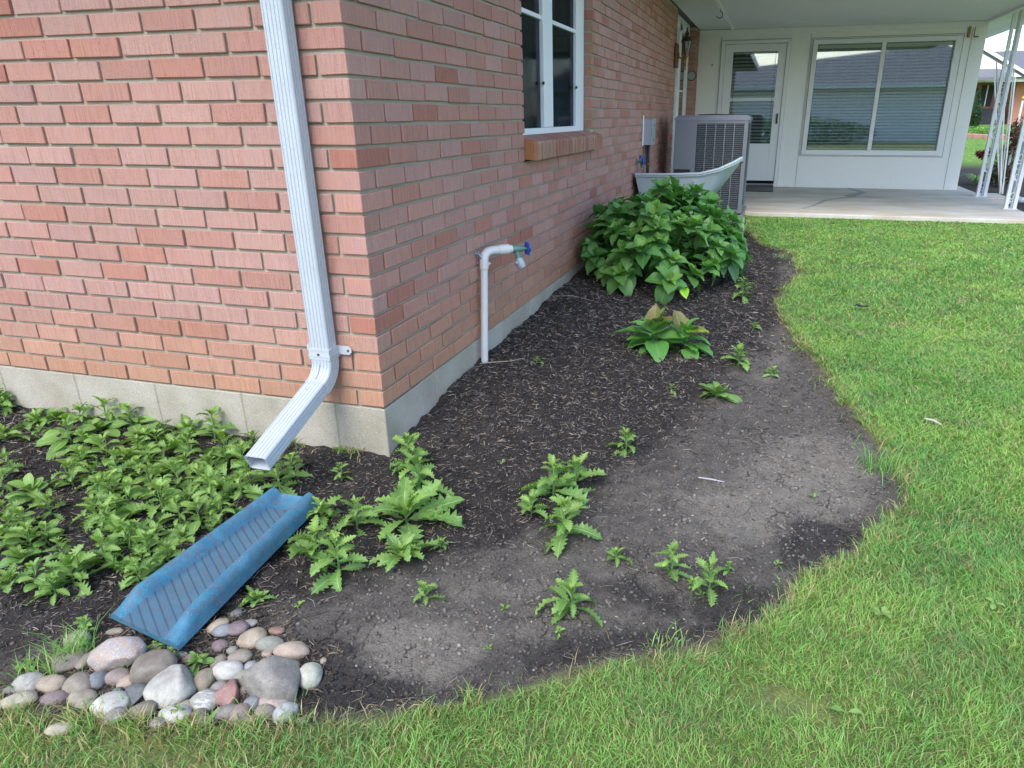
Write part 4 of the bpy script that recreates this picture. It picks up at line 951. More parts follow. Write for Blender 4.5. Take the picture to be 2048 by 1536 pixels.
q.lathe([(.064, .150), (.066, .158), (.035, .195), (.022, .20), (.022, .225), (.030, .23), (.014, .25), (.008, .27), (.010, .28), (.002, .30)], LC, 10); q.build('lantern_cap', M['bronze'], ln_, True)
q = MB(); q.lathe([(.012, .01), (.012, .07), (.002, .085)], LC, 8); q.build('bulb_tube', M['brass'], ln_)
pq = thing('wall_plaque', 'small round painted plaque on the brick pilaster by the porch', 'plaque', (-.028, 9.195, 1.50))
q = MB(); q.lathe([(.06, 0), (.07, -.006), (.07, -.012), (.058, -.014)], (0, 0, 0), 18, 'y'); q.build('rim', M['bronze'], pq, True)
q = MB(); q.lathe([(.057, -.0145), (.055, -.016)], (0, 0, 0), 18, 'y'); mm = painted('plaque_face', (.10,.19,.24), .5, .9, 50, 0, (.45,.40,.32)); q.build('face', mm, pq)
hk = thing('ceiling_hook', 'dark metal plant hook hanging under the porch ceiling', 'hook', (.475, 7.35, WT-.012))
q = MB(); q.tube([(0,0,0), (0,.0,-.02), (.022,0,-.035), (.03,0,-.06), (.02,0,-.085), (-.005,0,-.095), (-.03,0,-.088), (-.045,0,-.07)], .0045, 6); q.build('hook', M['bronze'], hk, True)
q = MB(); q.tube([(.52, 7.7, 2.105), (1.2, 8.33, 2.078), (1.9, 9.0, 2.07), (2.6, 9.63, 2.09)], .0018, 5); q.tube([(.50, 7.7, 2.118), (.53, 7.71, 2.10)], .005, 6); q.build('clothesline', M['white_vinyl'], None, True, label='thin white line strung under the porch ceiling from the trim to the enclosure', cat='line')

# ------------------------------------------------------------ air conditioner
M['nbrick_pad'] = painted('weathered_pad', (.22,.22,.21), .9, .3, 12)
ac = thing('air_conditioner', 'grey louvred outdoor air conditioner at the end of the brick wall', 'air conditioner', (.19, 6.0, -.05))
q = MB(); v, f = bevbox(-.01, .79, .0, .92, -.09, .0, .01); q.add(v, f); q.build('pad', M['nbrick_pad'], ac)
q = MB(); q.box(.012, .748, .012, .888, .02, .985); q.build('core', M['ac_dark'], ac)
q = MB()
for x0, x1 in ((.0, .012), (.186, .235), (.722, .762)): q.box(x0, x1, 0, .011, .02, .965)
q.box(.0125, .1855, 0, .011, .47, .965); q.box(.0125, .185, 0, .011, .02, .30)
q.box(.2355, .7215, 0, .011, .02, .06); q.box(.2355, .7215, 0, .011, .935, .965)
for i in range(1, 5): xx = .2355+i*.0972; q.box(xx-.005, xx+.005, 0, .010, .0605, .9345)
q.box(.7505, .762, .0115, .05, .02, .965); q.box(.7505, .762, .85, .90, .02, .965); q.box(.7505, .762, .0505, .8495, .02, .06); q.box(.7505, .762, .0505, .8495, .935, .965)
q.box(0, .0115, .0115, .9, .02, .965); q.box(0, .762, .8905, .90, .02, .965)
q.box(.0125, .1855, .001, .012, .30, .3005); q.build('cabinet', M['ac'], ac)
lm = MB(); z = .066
while z < .93: lm.add([(-.0435, .010, z), (.0435, .010, z), (.0435, -.004, z+.0105), (-.0435, -.004, z+.0105), (-.0435, -.0035, z+.012), (.0435, -.0035, z+.012), (.0435, .010, z+.0135), (-.0435, .010, z+.0135)], [(0,1,2,3), (3,2,5,4), (4,5,6,7)]); z += .0198
lme = lm.mesh('louver_panel'); lme.materials.append(M['ac'])
for i in range(5): link('louver_panel', lme, ac, loc=(.2355+(i+.5)*.0972, 0, 0))
for i in range(9): link('louver_panel', lme, ac, loc=(.7515, .055+(i+.5)*.088, 0), rot=(0, 0, R(90)))
q = MB()
q.add([(-.006,-.006,.9655), (.772,-.006,.9655), (.772,.906,.9655), (-.006,.906,.9655), (-.006,-.006,.992), (.772,-.006,.992), (.772,.906,.992), (-.006,.906,.992), (.03,.04,1.018), (.735,.04,1.018), (.735,.86,1.018), (.03,.86,1.018)],
      [(0,3,2,1), (0,1,5,4), (1,2,6,5), (2,3,7,6), (3,0,4,7), (4,5,9,8), (5,6,10,9), (6,7,11,10), (7,4,8,11), (8,9,10,11)]); q.build('lid', M['ac_top'], ac)
q = MB(); q.lathe([(.20, 1.018), (.20, 1.026), (.06, 1.030), (.0, 1.030)], (.39, .45, 0), 20); q.build('fan_guard', M['black'], ac, True)
for x in (.03, .06): q = MB(); q.tube([(x+.02, .014, .30), (x+.02, -.02, .36), (x-.05, -.03, .38)], .008, 6); q.build('refrigerant_line', M['black'], ac, True)

# ------------------------------------------------------------ grey tub behind the bush
tb = thing('wheelbarrow_tub', 'pale grey plastic wheelbarrow tub with a pointed nose behind the leafy bush', 'wheelbarrow', (0, 4.6, 0))
rim = [(.03,0,.465), (.35,0,.468), (.62,0,.480), (.78,.005,.520), (.90,.03,.575), (.965,.12,.610), (.965,.40,.575), (.90,.50,.535), (.78,.53,.475), (.62,.54,.43), (.35,.54,.42), (.03,.54,.41)]
bot = [(.10,.08,.14), (.35,.07,.10), (.56,.07,.12), (.64,.09,.18), (.70,.12,.245), (.745,.18,.285), (.745,.36,.27), (.70,.42,.23), (.64,.45,.16), (.56,.47,.10), (.35,.47,.09), (.10,.47,.12)]
n = len(rim); q = MB(); mid = [tuple(Vector(a)*.45+Vector(b)*.55) for a, b in zip(rim, bot)]
ins = [(a[0]*.97+.012, a[1]*.95+.0135, a[2]-.004) for a in rim]; ib = [(a[0], a[1], a[2]+.008) for a in bot]
q.add(rim+mid+bot, [(i, (i+1)%n, n+(i+1)%n, n+i) for i in range(n)]+[(n+i, n+(i+1)%n, 2*n+(i+1)%n, 2*n+i) for i in range(n)]+[tuple(range(2*n, 3*n))])
q.add(ins+ib, [(i, n+i, n+(i+1)%n, (i+1)%n) for i in range(n)]+[tuple(range(2*n-1, n-1, -1))])
q.build('tub', M['tub'], tb, True)
q = MB(); q.tube(rim+[rim[0]], .013, 8, cap=False); q.tube([(a[0], a[1], a[2]-.016) for a in rim]+[(rim[0][0], rim[0][1], rim[0][2]-.016)], .009, 6, cap=False); q.build('rim', M['tub'], tb, True)
q = MB(); q.box(.56, .60, -.004, .012, .36, .415, None, .004); q.lathe([(.008, 0), (.008, -.008), (.003, -.012)], (.58, -.004, .39), 8, 'y'); q.build('bracket', M['metal'], tb)
for yy in (.12, .42): q = MB(); q.tube([(.25, yy, .13), (.22, yy, -.06), (.42, yy, -.06), (.45, yy, .12)], .012, 6); q.build('leg', M['black'], tb, True)

# ------------------------------------------------------------ porch posts, stakes, far downspout
def post(x, y, label):
    t = thing('porch_post', label, 'post', (x, y, PZ), 0, 'white iron porch posts')
    H_ = WT+.035-PZ; s_ = .088; um = MB(); um.box(-.019, .019, -.019, .019, .006, H_, None, .002); ume = um.mesh('upright'); ume.materials.append(M['iron'])
    for a, b in ((0, 0), (-s_, 0), (0, s_)): link('upright', ume, t, loc=(a, b, 0))
    q = MB(); q.box(-s_-.03, .03, -.03, s_+.03, 0, .006); q.build('base_plate', M['iron'], t)
    sm_ = MB(); pts = []
    for i in range(15):
        u = i/14; a = u*2*math.pi*1.25; r_ = .030*(1-.55*u); pts.append((math.cos(a)*r_-.0, 0, .05+u*.03+math.sin(a)*r_*1.8))
    sm_.tube(pts, .004, 5); sm_.tube([(p[0]*-1, p[1], .34-p[2]) for p in pts], .004, 5); sm_.tube([(.03, 0, .05), (.045, 0, .17), (-.03, 0, .29)], .004, 5)
    for zz in (0.0, .36): sm_.box(-.030, .030, -.003, .003, zz, zz+.007)
    sme_ = sm_.mesh('scroll'); smooth_mesh(sme_); sme_.materials.append(M['iron'])
    for j in range(5):
        link('scroll', sme_, t, loc=(-s_/2, 0, .08+j*.42)); link('scroll', sme_, t, loc=(0, s_/2, .08+j*.42), rot=(0, 0, R(90)))
post(4.00, 8.80, 'white scrolled iron porch post farther back, beside the enclosure corner')
post(3.98, 7.42, 'white scrolled iron porch post nearer the lawn, at the right edge')
sk = thing('plant_stakes', 'bundle of pale fanned garden stakes tied with twine between the porch posts', 'stakes', (4.57, 10.2, g(4.57, 10.2)))
for i, (x, y, z) in enumerate(((4.139, 10.15, 1.50), (4.158, 10.25, 1.66), (4.264, 10.2, 1.73), (4.364, 10.1, 1.55), (4.44, 10.25, 1.45), (4.30, 10.3, 1.25))):
    q = MB(); b_ = (.02*math.sin(i*2), .03*math.cos(i*2), -.05); q.tube([b_, (x-4.57, y-10.2, z-g(4.57, 10.2))], .010, 6); q.build('stake', M['bamboo'] if i % 2 else M['iron'], sk, True)
for z, s_ in ((.62, .035), (1.25, .07)):
    q = MB(); cx_ = -.09-(z-.62)*.21; q.tube([(cx_+s_*math.cos(a), s_*.6*math.sin(a), z+.01*math.sin(3*a)) for a in [i*math.pi/6 for i in range(13)]], .006, 5, cap=False); q.build('twine', M['bronze'], sk)
d2 = thing('porch_downspout', 'white downspout with a corrugated elbow at the right edge beyond the porch post', 'downspout', (4.40, 9.0, 0))
q = MB(); q.tube([(.0, 0, WT+.03), (0, 0, -.03)], .04, 12); q.build('pipe', M['white_alu'], d2, True)
q = MB(); pts = []; rs = []
for i in range(17):
    a = R(90)*i/16; pts.append((.10-.10*math.cos(a), 0, -.02-.10*math.sin(a))); rs.append(.047 if i % 2 else .040)
pts.append((.5, 0, -.12)); rs.append(.042); q.tube(pts, rs, 12); q.build('elbow', M['white_alu'], d2, True)

# ------------------------------------------------------------ beyond the porch: neighbour house, shrubs, edging
nb = thing('neighbour_house', 'neighbouring brick house with a blue grey roof across the sunlit lawn', 'house', (0, 0, 0))
M['nbrick'] = painted('far_brick', (.36,.20,.16), .9, .4, 12, 0, (.25,.12,.09)); M['nbrick_sunlit'] = painted('far_brick_sunlit', (.47,.22,.15), .9, .3, 12)
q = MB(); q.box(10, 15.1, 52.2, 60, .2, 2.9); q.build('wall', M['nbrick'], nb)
q = MB(); q.box(15.15, 36, 50.8, 60, .2, 2.9); q.build('wall', M['nbrick_sunlit'], nb)  # wing in the sun: sunlight is painted in as a brighter brick colour
q = MB(); q.add([(9, 49.9, 2.92), (37, 49.9, 2.92), (37, 62, 2.92), (9, 62, 2.92), (12.2, 56, 4.85), (34, 56, 4.85)], [(0,1,5,4), (1,2,5), (2,3,4,5), (3,0,4), (0,3,2,1)]); q.build('roof', M['roof'], nb)
q = MB(); q.prism([(8.2, 2.93), (15.3, 2.93), (11.7, 4.95)], 49.3, 56); q.build('gable_roof', M['roof'], nb)
q = MB(); q.prism([(11.7, 4.97), (15.45, 2.86), (15.45, 3.05), (11.7, 5.16)], 49.1, 49.5); q.prism([(11.7, 4.97), (8.0, 2.86), (8.0, 3.05), (11.7, 5.16)], 48.9, 49.05); q.prism([(9.0, 3.0), (14.9, 3.0), (11.7, 4.75)], 49.2, 49.29); q.build('gable_trim', M['white_wall'], nb)
q = MB(); q.box(8.6, 37.1, 49.55, 49.85, 2.74, 2.94); q.build('fascia', M['white_wall'], nb)
q = MB(); q.add([(10.4, 48.4, 2.95), (14.2, 48.4, 2.95), (13.6, 49.1, 3.45), (10.4, 49.1, 3.45)], [(0,1,2,3)]); q.box(10.4, 14.3, 48.3, 48.42, 2.78, 2.96); q.build('porch_roof', M['roof'], nb)
q = MB(); q.box(13.55, 14.25, 52.14, 52.18, 1.4, 2.65); wf_ = q.build('window', M['ac_dark'], nb)
q = MB(); q.box(13.86, 13.92, 52.10, 52.135, 1.4, 2.65); q.build('mullion', M['white_wall'], wf_)
q = MB(); q.box(15.9, 16.0, 48.9, 49.0, .3, 2.75); q.box(16.7, 16.8, 48.9, 49.0, .3, 2.75); q.build('porch_post', M['white_wall'], nb)
q = MB(); v, f = bevbox(13.3, 14.6, 50.6, 51.6, .30, 1.26, .04); q.add(v, f); q.build('far_air_conditioner', M['ac_dark'], label='dark air conditioner beside the neighbouring brick house', cat='air conditioner')
for i in range(4): q = MB(); vv = [(13.35, 50.57, .4+i*.2), (14.55, 50.57, .4+i*.2)]; q.tube(vv, .02, 5)
gl_ = thing('garden_lamp', 'yellow topped white garden lamp beyond the porch post at right', 'lamp', (5.05, 11.9, g(5.05, 11.9)))
q = MB(); q.tube([(0, 0, 0), (0, 0, 1.30)], .018, 8); q.build('pole', M['iron'], gl_, True)
q = MB(); q.lathe([(.012, 1.30), (.032, 1.32), (.030, 1.35), (.008, 1.37)], (0, 0, 0), 10); q.build('lamp_head', painted('yellow_cap', (.6, .38, .05), .5), gl_, True)
def leafcloud(n, fn, size, cols, seed=1, asp=2.):
    q = np.random.default_rng(seed); P, Nn = fn(q, n); L = size*(.6+.8*q.random(n)); th = q.random(n)*6.283
    t = np.c_[np.cos(th), np.sin(th), q.normal(0, .5, n)]; t /= np.linalg.norm(t, axis=1)[:, None]; t = t+Nn*.4; t /= np.linalg.norm(t, axis=1)[:, None]
    s = np.cross(t, Nn+q.normal(0, .35, (n, 3))); s /= np.linalg.norm(s, axis=1)[:, None]+1e-9
    A = P-t*L[:, None]/2; B = P+s*L[:, None]/asp/2; C = P+t*L[:, None]/2; Dd = P-s*L[:, None]/asp/2
    V = np.stack([A, B, C, Dd], 1).reshape(-1, 3); i = np.arange(n)*4; T = np.concatenate([np.c_[i, i+1, i+2], np.c_[i, i+2, i+3]])
    ci = np.array(cols)[q.integers(0, len(cols), n)]*(.75+.5*q.random((n, 1))); return V, T, np.repeat(ci, 4, 0)
def ell(cx, cy, cz, rx, ry, rz, shell=.35, cone=0.):
    def fn(q, n):
        d = q.normal(size=(n, 3)); d /= np.linalg.norm(d, axis=1)[:, None]; r = 1-shell*q.random(n)**1.5
        P = d*r[:, None]; k_ = 1-cone*(P[:, 2]+1)/2; return np.c_[cx+P[:, 0]*rx*k_, cy+P[:, 1]*ry*k_, cz+P[:, 2]*rz], d
    return fn
M['foliage'] = vcol_mat('foliage', .6, .2)
def shrub(name, label, cat, loc, fn, n, size, cols, seed, asp=2., trunk=None):
    t = thing(name, label, cat, loc); V, T, C = leafcloud(n, fn, size, cols, seed, asp); me = trimesh('crown', V, T, C, M['foliage']); link('crown', me, t, kind='stuff')
    if trunk:
        q = MB(); q.tube(trunk[0], trunk[1], 8); q.build('trunk', M['wood'], t, True)
    return t
shrub('conical_shrub', 'dark green cone shaped shrub by the neighbouring lawn edging', 'shrub', (10.35, 38.9, .19), ell(0, 0, .95, .60, .6, 1.0, .3, .75), 5000, .09, [(.03,.07,.03), (.05,.11,.04), (.02,.05,.02)], 3, trunk=([(0,0,-.1), (0,0,1.2)], [.05,.02]))
shrub('ground_cover', 'low bright green plants inside the mulch edging', 'plants', (9.6, 34.6, .1), ell(0, 0, .12, 1.3, .7, .25, .6), 2500, .09, [(.16,.34,.06), (.12,.27,.05)], 4, trunk=None)
shrub('dark_red_shrub', 'tall dark red leaved shrub at the right picture edge', 'shrub', (5.02, 11.7, -.15), ell(0, 0, .75, .14, .2, .32, .7), 700, .055, [(.09,.03,.03), (.05,.07,.03), (.12,.04,.035)], 5, trunk=([(0,0,0), (0,0,.8)], [.012,.006]))
shrub('brown_shrub', 'sparse brownish shrub at the foot of the stakes', 'shrub', (4.80, 11.3, -.15), ell(0, 0, .20, .22, .3, .20, .8), 900, .05, [(.05,.06,.03), (.07,.04,.03), (.03,.05,.02)], 6, trunk=([(0,0,-.02), (.03,0,.3)], [.01,.004]))
shrub('leafy_shrub', 'green leafy shrub behind the nearer porch post', 'shrub', (5.25, 12.6, -.15), ell(0, 0, .35, .28, .3, .32, .8), 1200, .06, [(.05,.13,.04), (.08,.18,.05)], 8, trunk=([(0,0,0), (0,0,.4)], [.012,.005]))
shrub('red_flower_plant', 'dark red flowering plant between the enclosure and the porch post', 'plant', (4.60, 11.6, -.15), ell(0, 0, .50, .15, .15, .08, .6), 160, .07, [(.16,.02,.03), (.10,.02,.02)], 7, trunk=([(0,0,0), (0,0,.45)], [.010,.006]))
cl = thing('strappy_clump', 'clump of long arching green leaves beside the enclosure corner', 'plant', (4.50, 11.5, -.15))
for i in range(46):
    a = rnd.random()*6.28; L = rnd.uniform(.25, .45); q = MB(); w_ = .012; pts = []
    for j in range(6):
        u = j/5; pts.append((math.cos(a)*L*u*.75, math.sin(a)*L*u*.75, L*(1.25*u-1.0*u*u)*1.15))
    side = Vector((-math.sin(a), math.cos(a), 0)); vs = []
    for j, p in enumerate(pts): w2 = w_*(1-(j/5)**2)+.0008; vs += [Vector(p)-side*w2, Vector(p)+side*w2]
    q.add(vs, [(2*j, 2*j+1, 2*j+3, 2*j+2) for j in range(5)]); o = q.build('leaf', M['bush'], cl, True); o.color = (1.1, 1.3, 1, 1)
ed = thing('mulch_edging', 'curved row of grey stone edging blocks round the neighbouring shrub bed', 'edging', (0, 0, 0))
for i in range(16):
    u = i/15; a = R(200+u*130); x, y = 9.7+2.0*math.cos(a)*1.0, 35.2+6.0*math.sin(a); zz = g(x, y)
    q = MB(); v, f = bevbox(-.27, .27, -.14, .14, -.05, .16, .03); q.add(v, f); o = q.build('edging_block', M['nbrick'], ed, loc=(x, y, zz), rot=(0, 0, a+R(90)))
# trees on the skyline are outside the frame; behind the photographer stand the neighbours seen in the window glass
bh = thing('rear_house', 'grey roofed house behind the photographer, seen only as a reflection in the porch window', 'house', (0, 0, 0))
q = MB(); q.box(-9, 11, -26, -18, -.4, 2.3); q.build('wall', M['white_wall'], bh)
q = MB(); q.add([(-9.6,-17.4,2.25), (11.6,-17.4,2.25), (11.6,-26.6,2.25), (-9.6,-26.6,2.25), (-7,-22,2.7), (9,-22,4.3)], [(0,1,5,4), (1,2,5), (2,3,4,5), (3,0,4), (0,3,2,1)]); q.build('roof', painted('pale_grey_shingle', (.24,.24,.25), .9, .3, 4), bh)
q = MB(); q.box(-9.6, 11.6, -17.42, -17.36, 2.12, 2.30); q.build('fascia', M['white_wall'], bh)
shrub('rear_tree', 'leafy tree behind the photographer, seen only as a reflection', 'tree', (-3.5, -15, -.4), ell(0, 0, 3.6, 2.0, 2.0, 1.7, .6), 5000, .28, [(.05,.10,.03), (.08,.14,.05)], 9, trunk=([(0,0,0), (.1,0,2.2), (0,.1,3.6)], [.16,.12,.05]))
shrub('rear_hedge', 'clipped green hedge behind the photographer, seen only as a reflection', 'hedge', (1.5, -14, -.4), ell(0, 0, .6, 4.0, .6, .7, .4), 5000, .14, [(.06,.14,.04), (.09,.18,.05)], 10)

# ------------------------------------------------------------ leaves and plants
def leaf_mesh(name, L, Wd, kind, curl, fold, seed, material, nl=9, wave=.0):
    q = random.Random(seed); vs = []; uv = []; fs = []; us = (-1, -.55, 0, .55, 1)
    cx, cz, ang = 0., 0., q.uniform(-.05, .05)
    for i in range(nl+1):
        t = i/nl
        if kind == 'weed':
            w = Wd*(math.sin(math.pi*min(1, t*.97+.03)**1.15)**.75)*(.28+.72*sm(0, .45, t))
            if 0 < i < nl: w *= (1.30 if i % 2 else .70)
            if t < .12: w = Wd*.12
        elif kind == 'obl':                                          # smooth spoon leaf
            w = Wd*(math.sin(math.pi*min(1, t*.96+.02)**1.5)**.6)*(.3+.7*sm(0, .5, t))
        else:                                                        # broad pointed leaf
            w = Wd*1.04*(math.sin(math.pi*min(1., (t*.99+.01))**.72)**.9)*(1 if t < .8 else 1-.25*(t-.8)/.2)
            if t < .10: w = Wd*(.10+t*3)
        w = max(w, Wd*.02)
        a = ang+curl*t*t
        if i: cx += math.cos(a)*L/nl; cz += math.sin(a)*L/nl
        wob = [q.uniform(-1, 1)*wave*Wd for _ in us]
        for j, u in enumerate(us):
            zz = abs(u)*w*fold+wob[j]*(abs(u) > .9)*(.3+t)
            xo = -.06*Wd*(abs(u) > .9)*(1 if kind == 'weed' and i % 2 == 0 else 0)
            vs.append((cx+xo-math.sin(a)*zz, u*w, cz+math.cos(a)*zz)); uv.append((u, t))
    n = len(us); 
    for i in range(nl):
        for j in range(n-1): fs.append((i*n+j, (i+1)*n+j, (i+1)*n+j+1, i*n+j+1))
    me = bpy.data.meshes.new(name); me.from_pydata(vs, [], fs); ul = me.uv_layers.new(name='UVMap')
    ul.data.foreach_set('uv', [c for l in me.loops for c in uv[l.vertex_index]])
    me.polygons.foreach_set('use_smooth', [True]*len(me.polygons)); me.materials.append(material); me.update(); return me
WL = [leaf_mesh('leaf', 1, .135+.03*(i % 3), 'weed', -.45-.35*(i % 4), .30+.12*(i % 3), i, M['weed'], 17, .22) for i in range(9)]
OL = [leaf_mesh('leaf', 1, .22+.03*(i % 2), 'obl', -.5-.3*(i % 3), .2, 20+i, M['weed'], 9, .07) for i in range(5)]
BL = [leaf_mesh('leaf', 1, .30+.03*(i % 3), 'broad', -.22-.24*(i % 4), .22+.06*(i % 3), 40+i, M['bush'], 11, .10) for i in range(9)]
stemmesh = MB(); stemmesh.tube([(0,0,0), (.04,0,.5), (0,0,1)], [.035,.028,.018], 6); stemme = stemmesh.mesh('stem'); smooth_mesh(stemme); stemme.materials.append(M['stem'])
def put_leaf(me, root, base, az, el, L, tint, roll=0.):
    """leaf springing from base, heading az, rising at el (radians)"""
    o = link('leaf', me, root, loc=base, rot=(roll, -el, az), scale=(L, L, L)); o.rotation_mode = 'XYZ'; o.color = (*tint, 1); return o
def tint(q, young=0.):
    b = .82+.36*q.random(); y = young+q.uniform(-.08, .14); return (b*(1+.55*y), b*(1+.25*y), b*(1-.1*y))
def weed(x, y, r, label, group, seed):
    q = random.Random(seed); z = gz1(x, y); style = q.random()
    t = thing('weed', label, 'weed', (x, y, z-.002), q.random()*6.28, group or None)
    h = r*(q.uniform(.7, 1.45) if style < .75 else q.uniform(.15, .35))
    smooth_kind = q.random() < .13
    pool = OL if smooth_kind else WL
    if r < .020:
        for i in range(4): put_leaf(q.choice(OL), t, (0, 0, .004), i*1.57+q.uniform(-.4, .4), q.uniform(.2, .9), r*q.uniform(.9, 1.3), tint(q, .5))
        return
    link('stem', stemme, t, loc=(0, 0, 0), scale=(h*.9, h*.9, h), rot=(0, q.uniform(-.2, .2), 0))
    n = int(9+q.random()*5+min(7, r*70)); ga = 2.4
    for i in range(n):
        u = i/(n-1); zz = h*(.08+.80*u)
        L = r*(1.22-.62*u)*q.uniform(.65, 1.25); el = R(2+52*u**1.3+q.uniform(-18, 16))+ (.25 if h < r*.35 else 0)
        put_leaf(q.choice(pool), t, (0, 0, zz), i*ga+q.uniform(-.5, .5), el, L, tint(q, u*.5), q.uniform(-.55, .55))
    for i in range(5):                                                # young leaves at the tip
        put_leaf(q.choice(pool), t, (0, 0, h*.92), i*1.3+q.random(), R(q.uniform(50, 80)), r*q.uniform(.28, .45), tint(q, .8), 0)
for i, (x, y, r, lab, grp) in enumerate(WEEDS): weed(x, y, r, lab, grp, 100+i)

def shoot(root, base, tipv, size, q, young=.2, name_count=None, drop=0.):
    """a leafy shoot: whorls of broad leaves round the tip, facing along tipv"""
    tipv = Vector(tipv).normalized(); base = Vector(base); basis = tipv.to_track_quat('Z', 'Y')
    k_ = 0
    for ring, (n, el, L, dz) in enumerate(((4, 2, 1.0, -.35), (4, 30, .80, -.05), (4, 58, .5, .06))):
        off = q.random()*6.28
        for i in range(n):
            a = off+i*2*math.pi/n+q.uniform(-.25, .25); e = R(el+q.uniform(-10, 10)); d = Vector((math.cos(a)*math.cos(e), math.sin(a)*math.cos(e), math.sin(e)))
            d = basis @ d; d.z -= drop*(.4 if ring == 0 else .15); d.normalize()
            p = base+tipv*dz*size*.5
            up = (basis @ Vector((-math.cos(a)*math.sin(e), -math.sin(a)*math.sin(e), math.cos(e)))); up = (up-up.dot(d)*d).normalized(); up = (up+Vector((0,0,.6))-Vector((0,0,.6)).dot(d)*d).normalized()
            yv = up.cross(d).normalized(); mtx = Matrix((d, yv, d.cross(yv))).transposed().to_4x4()
            yield p, mtx, size*L*q.uniform(.82, 1.12), ring
bq = random.Random(5)
bush = thing('leafy_bush', 'large mounded bush of broad pointed green leaves against the brick side wall', 'bush', (.54, 3.05, g(.5, 3.0)))
cands = []; nsh = 0; tries = 0; shots = []
while nsh < 122 and tries < 4000:
    tries += 1
    th = bq.random()*2*math.pi; ph = math.asin(bq.uniform(.02, 1)); d = Vector((math.cos(th)*math.cos(ph), math.sin(th)*math.cos(ph), math.sin(ph)))
    p = Vector((d.x*.54, d.y*.82, .06+d.z*.47)); p *= bq.uniform(.88, 1.06)
    if any((p-s).length < .086 for s in shots): continue
    shots.append(p); nsh += 1
    nrm = Vector((d.x/.54, d.y/.82, d.z/.49)).normalized(); nrm = (nrm*.7+Vector((bq.gauss(0, .28), bq.gauss(0, .28), .5))).normalized()
    for pp, mt, L, ring in shoot(bush, p, nrm, .138*bq.uniform(.72, 1.2), bq, drop=.55 if d.z < .4 else .15):
        wx = .54+pp.x
        if wx+mt.col[0][0]*L < .01: continue
        cands.append((pp, mt, L, ring))
camv = Vector(CAM_LOC)-Vector(bush.location)
def facing(c_): return (c_[0].normalized().dot(camv.normalized()))+c_[2]*1.5
cands.sort(key=lambda c_: -facing(c_)); inner = MB(); 
for i, (p, mt, L, ring) in enumerate(cands):
    me = bq.choice(BL); tt = tint(bq, .0+.9*(ring == 2)+.15*(ring == 1))
    if i < 300:
        o = link('leaf', me, bush); o.matrix_local = Matrix.Translation(p) @ mt @ Matrix.Diagonal((L, L, L, 1)); o.color = (*tt, 1)
    else:
        MT = Matrix.Translation(p) @ mt @ Matrix.Diagonal((L, L, L, 1)); inner.add([MT @ v.co for v in me.vertices], [tuple(f_.vertices) for f_ in me.polygons])
for i in range(260):                                                  # shaded inner leaves
    d = Vector((bq.gauss(0, 1), bq.gauss(0, 1), abs(bq.gauss(0, .8)))).normalized()*bq.uniform(.35, .9); p = Vector((d.x*.46, d.y*.70, .05+d.z*.40)); me = bq.choice(BL); L = bq.uniform(.07, .11)
    MT = Matrix.Translation(p) @ Matrix.Rotation(bq.random()*6.28, 4, 'Z') @ Matrix.Rotation(bq.uniform(-.9, .6), 4, 'Y') @ Matrix.Diagonal((L, L, L, 1)); inner.add([MT @ v.co for v in me.vertices], [tuple(f_.vertices) for f_ in me.polygons])
io_ = inner.build('foliage', M['bush'], bush, True, kind='stuff'); ul = io_.data.uv_layers.new(name='UVMap')
nuv = [(u, i/11) for i in range(12) for u in (-1, -.55, 0, .55, 1)]
ul.data.foreach_set('uv', [c for l in io_.data.loops for c in nuv[l.vertex_index % 60]])
for i in range(26):
    s = shots[bq.randrange(len(shots))]; q = MB(); q.tube([(s.x*.12, s.y*.12, -.02), (s.x*.5, s.y*.5, s.z*.6), tuple(s)], [.009, .007, .004], 6); q.build('stem', M['stem'], bush, True)
o = link('leaf', BL[1], bush, label='curled yellow green leaf at the lower front', loc=(.245, -.78, .035), rot=(.3, .5, -1.2), scale=(.085,.085,.10)); o.color = (3.2, 2.6, .8, 1)

yb = thing('young_plant', 'young broad leaved plant with a few reddish leaves in front of the big bush', 'plant', (.775, 1.37, gz1(.80, 1.37)))
yq = random.Random(9)
def ybl(px_, py_, pz_, az, el, L, tn, k_=None): put_leaf(BL[k_ if k_ is not None else yq.randrange(9)], yb, (px_, py_, pz_), R(az), R(el), L, tn, yq.uniform(-.2, .2))
G0 = (1.25, 1.25, 1.15); YG = (2.3, 1.7, 1.0); RD = (1.9, .62, .8)
for (bx_, by_, s_) in ((-.035, 0, 1.), (.125, .045, .8)):
    link('stem', stemme, yb, loc=(bx_, by_, 0), scale=(.12, .12, .13*s_))
    for i in range(14):
        u = i/13; az = i*137.5+30; el = -10+72*u**1.1; ybl(bx_, by_, .035+.10*u*s_, az, el, s_*(.205-.09*u)*yq.uniform(.8, 1.1), tuple(np.array(G0)*yq.uniform(.9, 1.15)))
ybl(-.035, 0, .09, 185, 10, .20, G0, 1); ybl(-.02, -.02, .07, -72, -4, .19, G0, 3); ybl(-.03, 0, .06, 200, -5, .15, G0, 2); ybl(-.03, -.01, .03, -105, -16, .13, G0, 2); ybl(-.03, .01, .12, 95, 76, .13, RD, 4); ybl(-.02, .0, .12, 10, 42, .12, RD, 4); ybl(.10, .04, .12, 130, 62, .11, RD, 5); ybl(.14, .02, .11, -10, 28, .11, (1.9, .75, .8), 3); ybl(-.03, .0, .12, -40, 60, .12, RD, 2)
ybl(.14, .0, .115, -38, 18, .15, (3.2, 2.0, .9), 0); ybl(.16, .03, .05, -20, -8, .14, G0, 6); ybl(.14, .02, .03, -65, -14, .13, G0, 7)
